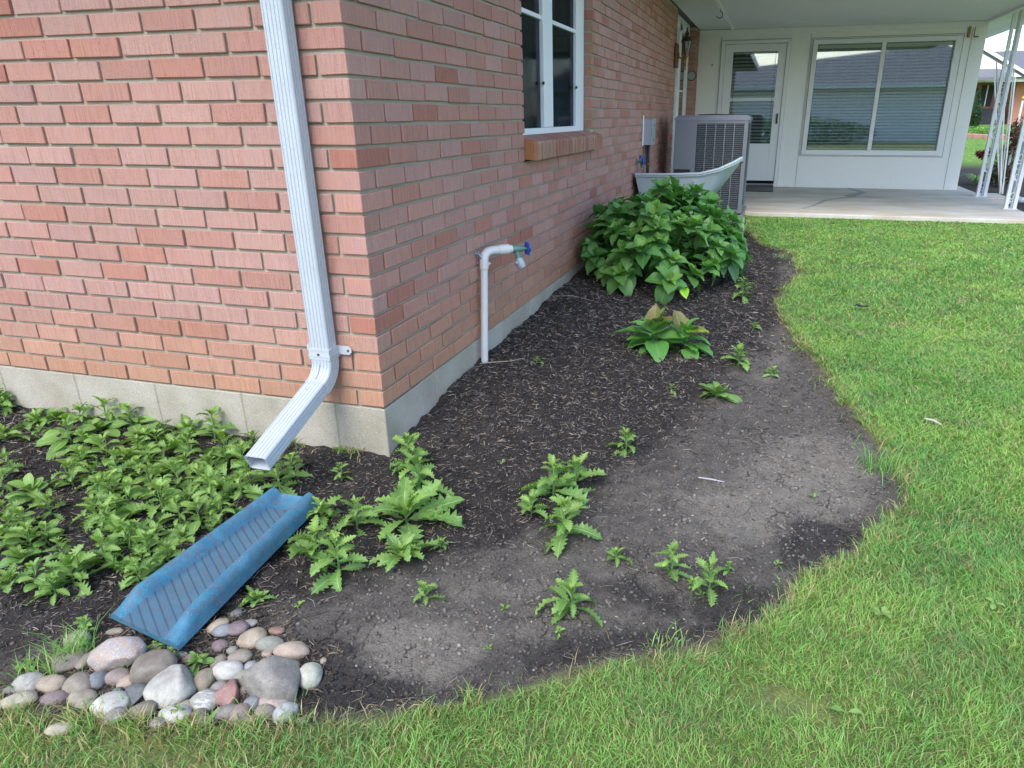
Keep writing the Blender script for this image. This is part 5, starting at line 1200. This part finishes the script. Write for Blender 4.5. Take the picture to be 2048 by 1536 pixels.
# grassy lily leaves at the right foot of the bush
lc = thing('strap_leaf_clump', 'upright blade leaves at the right end of the bush by the air conditioner', 'plant', (1.02, 4.9, gz1(1.02, 4.9)))
for i in range(22):
    a = rnd.random()*6.28; L = rnd.uniform(.12, .26); q = MB(); pts = [(math.cos(a)*L*u*.45, math.sin(a)*L*u*.45, L*(1.15*u-.4*u*u)) for u in (0, .25, .5, .75, 1)]
    side = Vector((-math.sin(a), math.cos(a), 0)); vs = []
    for j, p in enumerate(pts): w2 = .009*(1-(j/4)**2)+.0006; vs += [Vector(p)-side*w2, Vector(p)+side*w2]
    q.add(vs, [(2*j, 2*j+1, 2*j+3, 2*j+2) for j in range(4)]); o = q.build('leaf', M['bush'], lc, True); o.color = (1.1, 1.25, 1, 1)

# ------------------------------------------------------------ river stones
SC = {'lg':(.40,.41,.40), 'tan':(.40,.32,.23), 'pur':(.24,.17,.20), 'crm':(.42,.38,.29), 'bei':(.34,.30,.24), 'tan2':(.29,.25,.20), 'blu':(.22,.27,.33), 'brn':(.23,.20,.165), 'mau':(.33,.26,.245), 'GRA':(.40,.35,.32), 'pch':(.43,.33,.26), 'sla':(.14,.17,.19), 'wht':(.52,.53,.51), 'WHT':(.42,.43,.42), 'lav':(.28,.27,.32), 'olv':(.36,.31,.21), 'lbl':(.33,.38,.43), 'gre':(.27,.29,.25), 'gst':(.34,.35,.34), 'gry':(.28,.28,.27), 'RED':(.38,.17,.16), 'pnk':(.47,.33,.33), 'GRY':(.27,.26,.25), 'pgr':(.47,.50,.42), 'rbr':(.30,.16,.12)}
_sm = {}
def stone_mat(cl):
    if cl in _sm: return _sm[cl]
    c0 = tuple(v*.62+(sum(SC[cl])/3)*.38 for v in SC[cl]); c0 = tuple(v*w_ for v, w_ in zip(c0, (.98,.95,.88))); m = mat('stone_'+cl.lower(), c0, .62, 0, .35); k = N(m); p = k.pos((1,1,1), True); oi = k.n('ObjectInfo')
    ad = k.n('Vector'+'Math', operation='ADD'); cb = k.n('CombineXYZ'); mu = k.n('Math', operation='MULTIPLY'); k.l(oi.outputs['Random'], mu.inputs[0]); mu.inputs[1].default_value = 30; k.l(mu.outputs[0], cb.inputs[0]); k.l(p, ad.inputs[0]); k.l(cb.outputs[0], ad.inputs[1]); p = ad.outputs[0]
    big = cl in ('GRA', 'GRY', 'RED'); a = k.ramp(k.noise(p, 30, 5, .65, 1.2 if cl == 'GRA' else .3), [(.38, 0.), (.66, 1.)])
    c = k.mix(a, c0, tuple(x*(.62 if not cl == 'GRA' else .5) for x in c0) if cl != 'GRA' else (.42,.25,.19))
    if cl == 'GRA': c = k.mix(k.ramp(k.noise(p, 45, 4, .7, 2.5), [(.45, 0.), (.6, 1.)]), c, (.30,.32,.34)); c = k.mix(k.ramp(k.noise(p, 60, 3, .7, 3), [(.6, 0.), (.66, .8)]), c, (.7,.68,.64))
    c = k.mix(k.ramp(k.noise(p, 520, 2), [(.55, 0.), (.68, .7 if big else .4)]), c, tuple(min(.8, x*1.75) for x in c0))
    c = k.mix(k.ramp(k.noise(p, 260, 3), [(.58, 0.), (.7, .55 if big else .3)]), c, tuple(x*.35 for x in c0))
    if cl in ('gst', 'wht'): c = k.mix(k.ramp(k.noise(k.pos((1,6,3), True), 22, 3, .6, .8), [(.55, 0.), (.6, .55)]), c, (.68,.69,.68) if cl == 'gst' else (.36,.38,.38))
    k.color(c); k.normal(k.bump(k.noise(p, 300 if not big else 160, 4, .7), .55 if big else .25, .0016)); _sm[cl] = m; return m
def stone_mesh(a, b, c, seed, angular=0., tri=False):
    bm = bmesh.new(); bmesh.ops.create_icosphere(bm, subdivisions=4, radius=1); q = random.Random(seed); o = Vector([q.uniform(-50, 50) for _ in range(3)])
    planes = [(Vector((q.gauss(0, 1), q.gauss(0, 1), q.gauss(0, .9))).normalized(), q.uniform(.60, .86)) for _ in range(int(10*angular))]
    e = q.uniform(.12, .28)
    for v in bm.verts:
        p = v.co.copy(); n = p.copy(); f_ = 1+e*.55*noise.noise(p*.9+o)+.06*noise.noise(p*2.6+o)+.010*noise.noise(p*9+o)
        p = p*f_
        for nn, d_ in planes:
            h_ = p.dot(nn)
            if h_ > d_: p -= nn*(h_-d_)*.88
        if tri: p.x *= 1-.55*max(-1, min(1, p.y))*1.0 if p.y > -.9 else 1.5
        egg = 1+.14*p.x
        v.co = Vector((p.x*a, p.y*b*egg, p.z*c))
    me = bpy.data.meshes.new('river_stone'); bm.to_mesh(me); bm.free(); me.polygons.foreach_set('use_smooth', [True]*len(me.polygons)); return me
VR = math.atan2(CR[1], CR[0])
STP = []
for i, (x, y, w_, h_, a, cl_, lab) in enumerate(STONES):
    ra, rb, rc = w_/2*1.06, h_/2*1.20, min(h_, w_)/2*.88
    big = cl_ in ('GRA', 'GRY', 'RED', 'brn', 'WHT', 'sla')
    me = stone_mesh(ra*1.03, rb, rc, 300+i, .9 if cl_ in ('GRA', 'RED') else (.6 if big else 0.), tri=cl_ in ('RED', 'GRY'))
    me.materials.append(stone_mat(cl_)); z = gz1(x, y); bury = .25 if 'sunk' in lab or 'buried' in lab or 'half' in lab else .45
    link('river_stone', me, None, lab, 'stone', 'river stones piled at the foot of the splash block', loc=(x, y, z+rc*bury), rot=(R(rnd.uniform(-8, 8)), R(rnd.uniform(-8, 8)), VR+R(a)))
    STP.append((x, y, max(ra, rb)))

# ------------------------------------------------------------ loose ground materials
def visible(X, Y, Z, mpx=90):
    d = np.c_[X, Y, Z]-CAM_LOC; z = d@CF; px = 1024+107+FOC*(d@CR)/np.maximum(z, .01); py = 768-19-FOC*(d@CU)/np.maximum(z, .01)
    return (z > .1) & (px > -mpx*3) & (px < 2048+mpx*3) & (py < 1536+mpx*4)
def chips(name, X, Y, L, Wd, Hh, col, material, lift=.001, tilt=.35, bend=.15, kind='stuff', label=None):
    n = len(X); Z = gz(X, Y)+lift+Hh*.4; th = nr.random(n)*6.283; tz = nr.normal(0, tilt, n)
    t = np.c_[np.cos(th)*np.cos(tz), np.sin(th)*np.cos(tz), np.sin(tz)]; rl = nr.normal(0, .5, n)
    s0 = np.c_[-np.sin(th), np.cos(th), np.zeros(n)]; u0 = np.cross(t, s0); s = s0*np.cos(rl)[:, None]+u0*np.sin(rl)[:, None]; u = np.cross(t, s)
    C = np.c_[X, Y, Z]; bd = nr.normal(0, bend, n)*L; vs = []
    for k_, (l_, b_) in enumerate(((-.5, 0), (0.02, 1), (.5, 0))):
        c = C+t*(L*l_)[:, None]+s*(bd*b_*.5)[:, None]; ww = Wd*(.5 if k_ == 1 else .22)
        vs += [c-s*ww[:, None], c+s*ww[:, None]*.9, c+u*Hh[:, None]*(1 if k_ == 1 else .6)]
    V = np.stack(vs, 1).reshape(-1, 3); b = np.arange(n)[:, None]*9; T = []
    for r_ in (0, 3):
        for a_, c_ in ((0, 1), (1, 2), (2, 0)): T += [np.c_[b+r_+a_, b+r_+c_, b+r_+3+c_], np.c_[b+r_+a_, b+r_+3+c_, b+r_+3+a_]]
    me = trimesh(name, V, np.concatenate(T), np.repeat(col, 9, 0), material); return link(name, me, kind=kind, label=label)
def scatter(n, x0, x1, y0, y1, dens):
    X = nr.uniform(x0, x1, n); Y = nr.uniform(y0, y1, n); keep = (nr.random(n) < dens(X, Y)) & (Y < 6.4)
    keep &= ~((X < .004) & (Y > -.004)); X, Y = X[keep], Y[keep]; v = visible(X, Y, gv(X, Y)); return X[v], Y[v]
def cdens(X, Y):
    b = bed_sd(X, Y); m_ = mul_sd(X, Y); f_ = fbm(X, Y, 6, 3)
    d = np.clip(m_/.16+.45+(f_-.5)*1.8, .075, 1)*(b > -.02); near = np.clip(2.1/np.hypot(X-CAM_LOC[0], Y-CAM_LOC[1])**1., .16, 1); return d*near
X, Y = scatter(250000, -2.3, 1.85, -1.3, 4.6, cdens); n = len(X)
pal = np.array([(.030,.027,.026), (.046,.041,.039), (.09,.08,.074), (.036,.033,.033), (.16,.143,.13), (.25,.215,.18), (.33,.275,.21), (.12,.085,.06)])
cc = pal[nr.choice(8, n, p=[.27,.21,.13,.12,.10,.08,.05,.04])]*(.7+.6*nr.random((n, 1)))
sc_ = np.clip(np.hypot(X-CAM_LOC[0], Y-CAM_LOC[1])/2.2, .9, 1.8)
chips('mulch', X, Y, (.007+.018*nr.random(n)**2)*sc_, (.0020+.0028*nr.random(n))*sc_, (.0010+.0018*nr.random(n))*sc_, cc, M['chip'])
X, Y = scatter(16000, -2.3, 1.85, -1.3, 4.6, lambda X, Y: np.clip(cdens(X, Y)*.7+.12*(bed_sd(X, Y) > 0)+.5*(np.abs(bed_sd(X, Y)) < .05), 0, 1)); n = len(X)
pal = np.array([(.34,.28,.21), (.42,.37,.30), (.22,.17,.13), (.30,.28,.26)]); cc = pal[nr.integers(0, 4, n)]*(.7+.5*nr.random((n, 1)))
chips('dry_straw', X, Y, .018+.040*nr.random(n)**2, .0010+.0012*nr.random(n), .0007+.0007*nr.random(n), cc, M['straw'], .003, .12, .3)
# crumbs of soil and small gravel
def crumbs(name, X, Y, Sz, col, material, flat=.7):
    bm = bmesh.new(); bmesh.ops.create_icosphere(bm, subdivisions=1, radius=1); bv = np.array([v.co[:] for v in bm.verts]); bf = np.array([[v.index for v in f_.verts] for f_ in bm.faces]); bm.free()
    n = len(X); nvv = len(bv); Z = gz(X, Y); th = nr.random(n)*6.283; sx_ = Sz*(.8+.5*nr.random(n)); sy_ = Sz*(.7+.3*nr.random(n)); c, s = np.cos(th), np.sin(th)
    B = bv[None]*(1+.22*nr.normal(size=(n, nvv, 1))*.6); lx = B[..., 0]*sx_[:, None]; ly = B[..., 1]*sy_[:, None]; lz = B[..., 2]*(Sz*flat)[:, None]
    V = np.stack([X[:, None]+lx*c[:, None]-ly*s[:, None], Y[:, None]+lx*s[:, None]+ly*c[:, None], (Z+Sz*flat*.35)[:, None]+lz], -1).reshape(-1, 3)
    T = (bf[None]+(np.arange(n)*nvv)[:, None, None]).reshape(-1, 3); me = trimesh(name, V, T, np.repeat(col, nvv, 0), material, True); link(name, me, kind='stuff')
sdn = lambda X, Y: np.clip(.25-mul_sd(X, Y)*3, .10, 1)*(bed_sd(X, Y) > .0)*np.clip(2./np.hypot(X-CAM_LOC[0], Y-CAM_LOC[1]), .2, 1)
X, Y = scatter(11000, -.6, 1.85, -1.3, 4, sdn); n = len(X)
pal = np.array([(.27,.25,.22), (.21,.195,.175), (.18,.18,.185), (.30,.25,.20), (.16,.15,.14), (.13,.12,.115)]); cc = pal[nr.integers(0, 6, n)]*(.7+.5*nr.random((n, 1)))
crumbs('gravel', X, Y, .0010+.0048*nr.random(n)**3.6, cc, M['pebble'])
X, Y = scatter(90000, -.6, 1.85, -1.3, 4, sdn); n = len(X)
cc = soil_color(X, Y, None, None, True)*(.5+.65*nr.random((n, 1))); crumbs('soil_crumbs', X, Y, .0012+.0060*nr.random(n)**4, cc, M['pebble'], .8)

X, Y = scatter(5200, -2.2, 1.85, -1.3, 4.5, lambda X, Y: (bed_sd(X, Y) > .02)*(.25+.75*(fbm(X, Y, 3, 3) > .52))); n = len(X)
crumbs('soil_clods', X, Y, .003+.008*nr.random(n)**2.5, soil_color(X, Y, None, None, True)*np.where(mul_sd(X, Y) > 0, .34, .62)[:, None]*(.6+.6*nr.random((n, 1))), M['pebble'], .6)
sx_ = np.repeat(np.array([(a, b) for a, b, c in STP]), 60, 0); X = sx_[:, 0]+nr.normal(0, .035, len(sx_)); Y = sx_[:, 1]+nr.normal(0, .03, len(sx_)); n = len(X)
crumbs('stone_bed_soil', X, Y, .0015+.004*nr.random(n)**2, np.array([(.07,.06,.05)])*(.5+nr.random((n, 1))), M['pebble'], .8)
chips('stone_bed_litter', X[::3]+.003, Y[::3], .012+.02*nr.random(len(X[::3])), .001+.001*nr.random(len(X[::3])), .0008+.0006*nr.random(len(X[::3])), np.array([(.30,.24,.16)])*(.4+.8*nr.random((len(X[::3]), 1))), M['straw'], .006, .3, .3)

# ------------------------------------------------------------ grass
def blades(name, X, Y, Hh, Wd, col, lean=.45, two=True, kind='stuff', flop=0.):
    n = len(X); Z = gz(X, Y)-.003; th = nr.random(n)*6.283; ld = nr.random(n)*6.283; comb = .35
    lx = np.cos(ld)*lean*(.4+nr.random(n))+comb*lean*(vn(X, Y, 6)-.5)*2; ly = np.sin(ld)*lean*(.4+nr.random(n))+comb*lean*(vn(X+5, Y, 6)-.5)*2
    s = np.c_[np.cos(th), np.sin(th), np.zeros(n)]; B = np.c_[X, Y, Z]
    def pt(t, k_): return B+np.c_[lx*Hh*t**1.8, ly*Hh*t**1.8, Hh*t*(1-(.25+flop)*t)*np.ones(n)]
    V = [B-s*(Wd/2)[:, None], B+s*(Wd/2)[:, None]]
    if two:
        m_ = pt(.55, 0); V += [m_-s*(Wd*.45)[:, None], m_+s*(Wd*.45)[:, None]]
    V += [pt(1., 1)]; kk = len(V); V = np.stack(V, 1).reshape(-1, 3); b = np.arange(n)[:, None]*kk
    T = [b+np.array([[0,1,3]]), b+np.array([[0,3,2]]), b+np.array([[2,3,4]])] if two else [b+np.array([[0,1,2]])]
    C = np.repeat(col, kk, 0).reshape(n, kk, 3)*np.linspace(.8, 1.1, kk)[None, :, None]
    me = trimesh(name, V, np.concatenate(T), C.reshape(-1, 3), M['grass'], True); return link(name, me, kind=kind)
def gcol(X, Y):
    n = len(X); p1 = fbm(X, Y, 2.2, 4)[:, None]; p2 = fbm(X+7, Y-3, 9, 3)[:, None]
    g1 = np.array([.19,.41,.11]); g2 = np.array([.335,.51,.14]); g3 = np.array([.135,.32,.12])
    c = g1+(g2-g1)*np.clip(p1*1.6-.35+nr.normal(0, .18, (n, 1)), 0, 1); c = c+(g3-c)*np.clip(p2*1.8-.75, 0, 1)
    dead = nr.random(n)[:, None] < (.10+.30*np.clip(p2*2.2-1.15, 0, 1)+.3*np.exp(-(bed_sd(X, Y)[:, None]/.05)**2)+(.28*np.exp(-(((X-.3)/.8)**2+((Y+1.28)/.14)**2)))[:, None])
    dc = np.array([.46,.39,.20])*(.7+.5*nr.random((n, 1))); return np.where(dead, dc, c)*(.75+.5*nr.random((n, 1)))
def lawn(X, Y):
    b = bed_sd(X, Y); e = (fbm(X, Y, 14, 3)-.5)*.15+(fbm(X+3, Y, 4, 2)-.5)*.06+np.where(nr.random(X.shape) < .05, nr.random(X.shape)*.09, 0)
    ok = (-b+e > .012).astype(float)
    bare = np.exp(-(((X-1.40)/.11)**2+((Y+.76)/.05)**2))+.5*np.exp(-(((X-1.62)/.05)**2+((Y+.62)/.03)**2))+.6*np.exp(-(((X-.18)/.22)**2+((Y+1.27)/.05)**2))
    ok *= 1-np.clip(bare*1.2, 0, .88)
    for sx_, sy_, sr in STP: ok *= ((X-sx_)**2+(Y-sy_)**2 > (sr*.72)**2)
    ok *= ~((X > -.02) & (X < 4.05) & (Y > 6.44)) & ~((X < 4.03) & (Y > 6.9) & (X > 0)); ok *= ~in_poly(X, Y, BED2); return ok
def gs(n, x0, x1, y0, y1, f_=lawn):
    X = nr.uniform(x0, x1, n); Y = nr.uniform(y0, y1, n); v = visible(X, Y, gv(X, Y)); X, Y = X[v], Y[v]; k_ = nr.random(len(X)) < f_(X, Y); return X[k_], Y[k_]
X1, Y1 = gs(290000, -.9, 3.2, -1.75, .0); X2, Y2 = gs(190000, 1.2, 4.2, .0, 2.2); X3, Y3 = gs(230000, .9, 6.2, 2.2, 7.2); X4, Y4 = gs(45000, 4, 12, 7.2, 28)
X = np.concatenate([X1, X2, X3, X4]); Y = np.concatenate([Y1, Y2, Y3, Y4]); n = len(X); D_ = np.hypot(X-CAM_LOC[0], Y-CAM_LOC[1])
Hh = (.016+.022*nr.random(n))*(.8+.5*fbm(X, Y, 5, 3)); Hh *= 1+.35*np.exp(-(bed_sd(X, Y)/.06)**2); Wd = (.0020+.0014*nr.random(n))*np.clip(D_/1.9, .8, 5)
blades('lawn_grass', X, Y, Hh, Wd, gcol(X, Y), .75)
# ragged tufts: along the bed edge, by the stones
def tufts(spots):
    XX, YY, HH = [], [], []
    for (x, y, r, h, k_) in spots:
        XX.append(nr.normal(x, r, k_)); YY.append(nr.normal(y, r, k_)); HH.append(h*(.5+.7*nr.random(k_)))
    return np.concatenate(XX), np.concatenate(YY), np.concatenate(HH)
sp = [(-.225, -1.085, .018, .095, 90), (-.235, -1.12, .015, .085, 60), (-.275, -1.16, .02, .06, 50), (1.72, .42, .035, .10, 130), (1.80, .30, .04, .08, 110), (1.85, .15, .04, .07, 70), (1.38, -.50, .03, .06, 80), (1.46, -.36, .03, .055, 60), (1.12, -.69, .04, .05, 90), (-.02, -1.22, .03, .055, 70), (.10, -1.215, .03, .05, 80), (.22, -1.18, .03, .05, 80), (.33, -1.16, .025, .06, 80), (.40, -1.12, .015, .05, 50), (1.40, 4.1, .05, .06, 60), (1.66, -.75, .03, .07, 60)]
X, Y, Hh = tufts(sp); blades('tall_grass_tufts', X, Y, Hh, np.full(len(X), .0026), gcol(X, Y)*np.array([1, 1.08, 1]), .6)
# roots and thatch where the turf is cut
def edge(X, Y): b = bed_sd(X, Y); return (np.abs(b+.005) < .035)*.9
X, Y = gs(60000, -.6, 1.95, -1.4, 6.3, edge); n = len(X); X = X[:15000]; Y = Y[:15000]; n = len(X)
cc = np.array([(.25,.20,.12)])*(.5+.8*nr.random((n, 1)))
chips('turf_thatch', X, Y, .012+.02*nr.random(n), .001+.001*nr.random(n), .0008+.0006*nr.random(n), cc, M['straw'], .003, .5, .35)

# single litter pieces one can point to
def twig(pts, r, label, colr=(.35,.29,.22), cat='twig'):
    q = MB(); P = [(x, y, gz1(x, y)+dz) for x, y, dz in pts]; q.tube(P, [r*.7]+[r]*(len(P)-2)+[r*.5], 6); mm = painted('twig_bark', colr, .8, .3, 60); q.build('twig', mm, None, True, label=label, cat=cat)
twig([(.03, .80, .012), (.07, .83, .014), (.14, .90, .012), (.19, .97, .008)], .0028, 'pale twig lying across the foot of the white standpipe')
twig([(1.94, .88, .02), (1.97, .865, .022), (1.995, .84, .018)], .006, 'short bleached stick lying on the lawn at the right', (.50,.44,.38))
twig([(1.10, .20, .006), (1.14, .195, .006), (1.19, .20, .006)], .0035, 'grey stick right of the lone seedling in the middle of the bed', (.40,.40,.42))
twig([(.02, 2.0, .01), (.12, 2.07, .012), (.27, 2.05, .008)], .003, 'thin pale twig under the left side of the big bush')
def scrap(x, y, s, label, c, name='leaf_litter', cat='leaf'):
    q = MB(); z = gz1(x, y)+.042; pts = []
    for i in range(9): a = i*2*math.pi/9; r_ = s*rnd.uniform(.5, 1); pts.append((x+math.cos(a)*r_, y+math.sin(a)*r_*.55, z+rnd.uniform(-.004, .009)))
    q.add(pts+[(x, y, z+.004)], [(i, (i+1) % 9, 9) for i in range(9)]); mm = painted(name+'_surface', c, .7, .3, 80); q.build(name, mm, None, True, label=label, cat=cat)
scrap(1.69, 2.70, .045, 'black scrap of debris on the lawn, left of two below the porch', (.015,.015,.018), 'debris_scrap', 'debris'); scrap(1.85, 2.50, .055, 'black scrap of debris on the lawn, right of two below the porch', (.015,.015,.018), 'debris_scrap', 'debris')
scrap(1.97, 1.28, .018, 'tiny dark crumb lying on the lawn beside the bed', (.02,.02,.02), 'debris_scrap', 'debris'); scrap(2.45, 2.70, .04, 'dry brown leaf on the lawn at right', (.28,.18,.10))
for i, (x, y, lab) in enumerate(((1.513, -.768, 'two round bright leaves in the front lawn'), (1.624, -.415, 'small patch of clover in the lawn below the bed corner'), (1.91, -.30, 'pale clover leaf in the lawn at the right'))):
    t = thing('lawn_weed', lab, 'weed', (x, y, gz1(x, y)+.022), i*1.1)
    for j in range((2, 6, 3)[i]): put_leaf(OL[j % 5], t, (0, 0, 0), j*2*math.pi/(2, 6, 3)[i]+rnd.uniform(-.3, .3), R(rnd.uniform(5, 25)), .028*(1.2 if i == 0 else 1), (1.5, 1.25, 1.2))
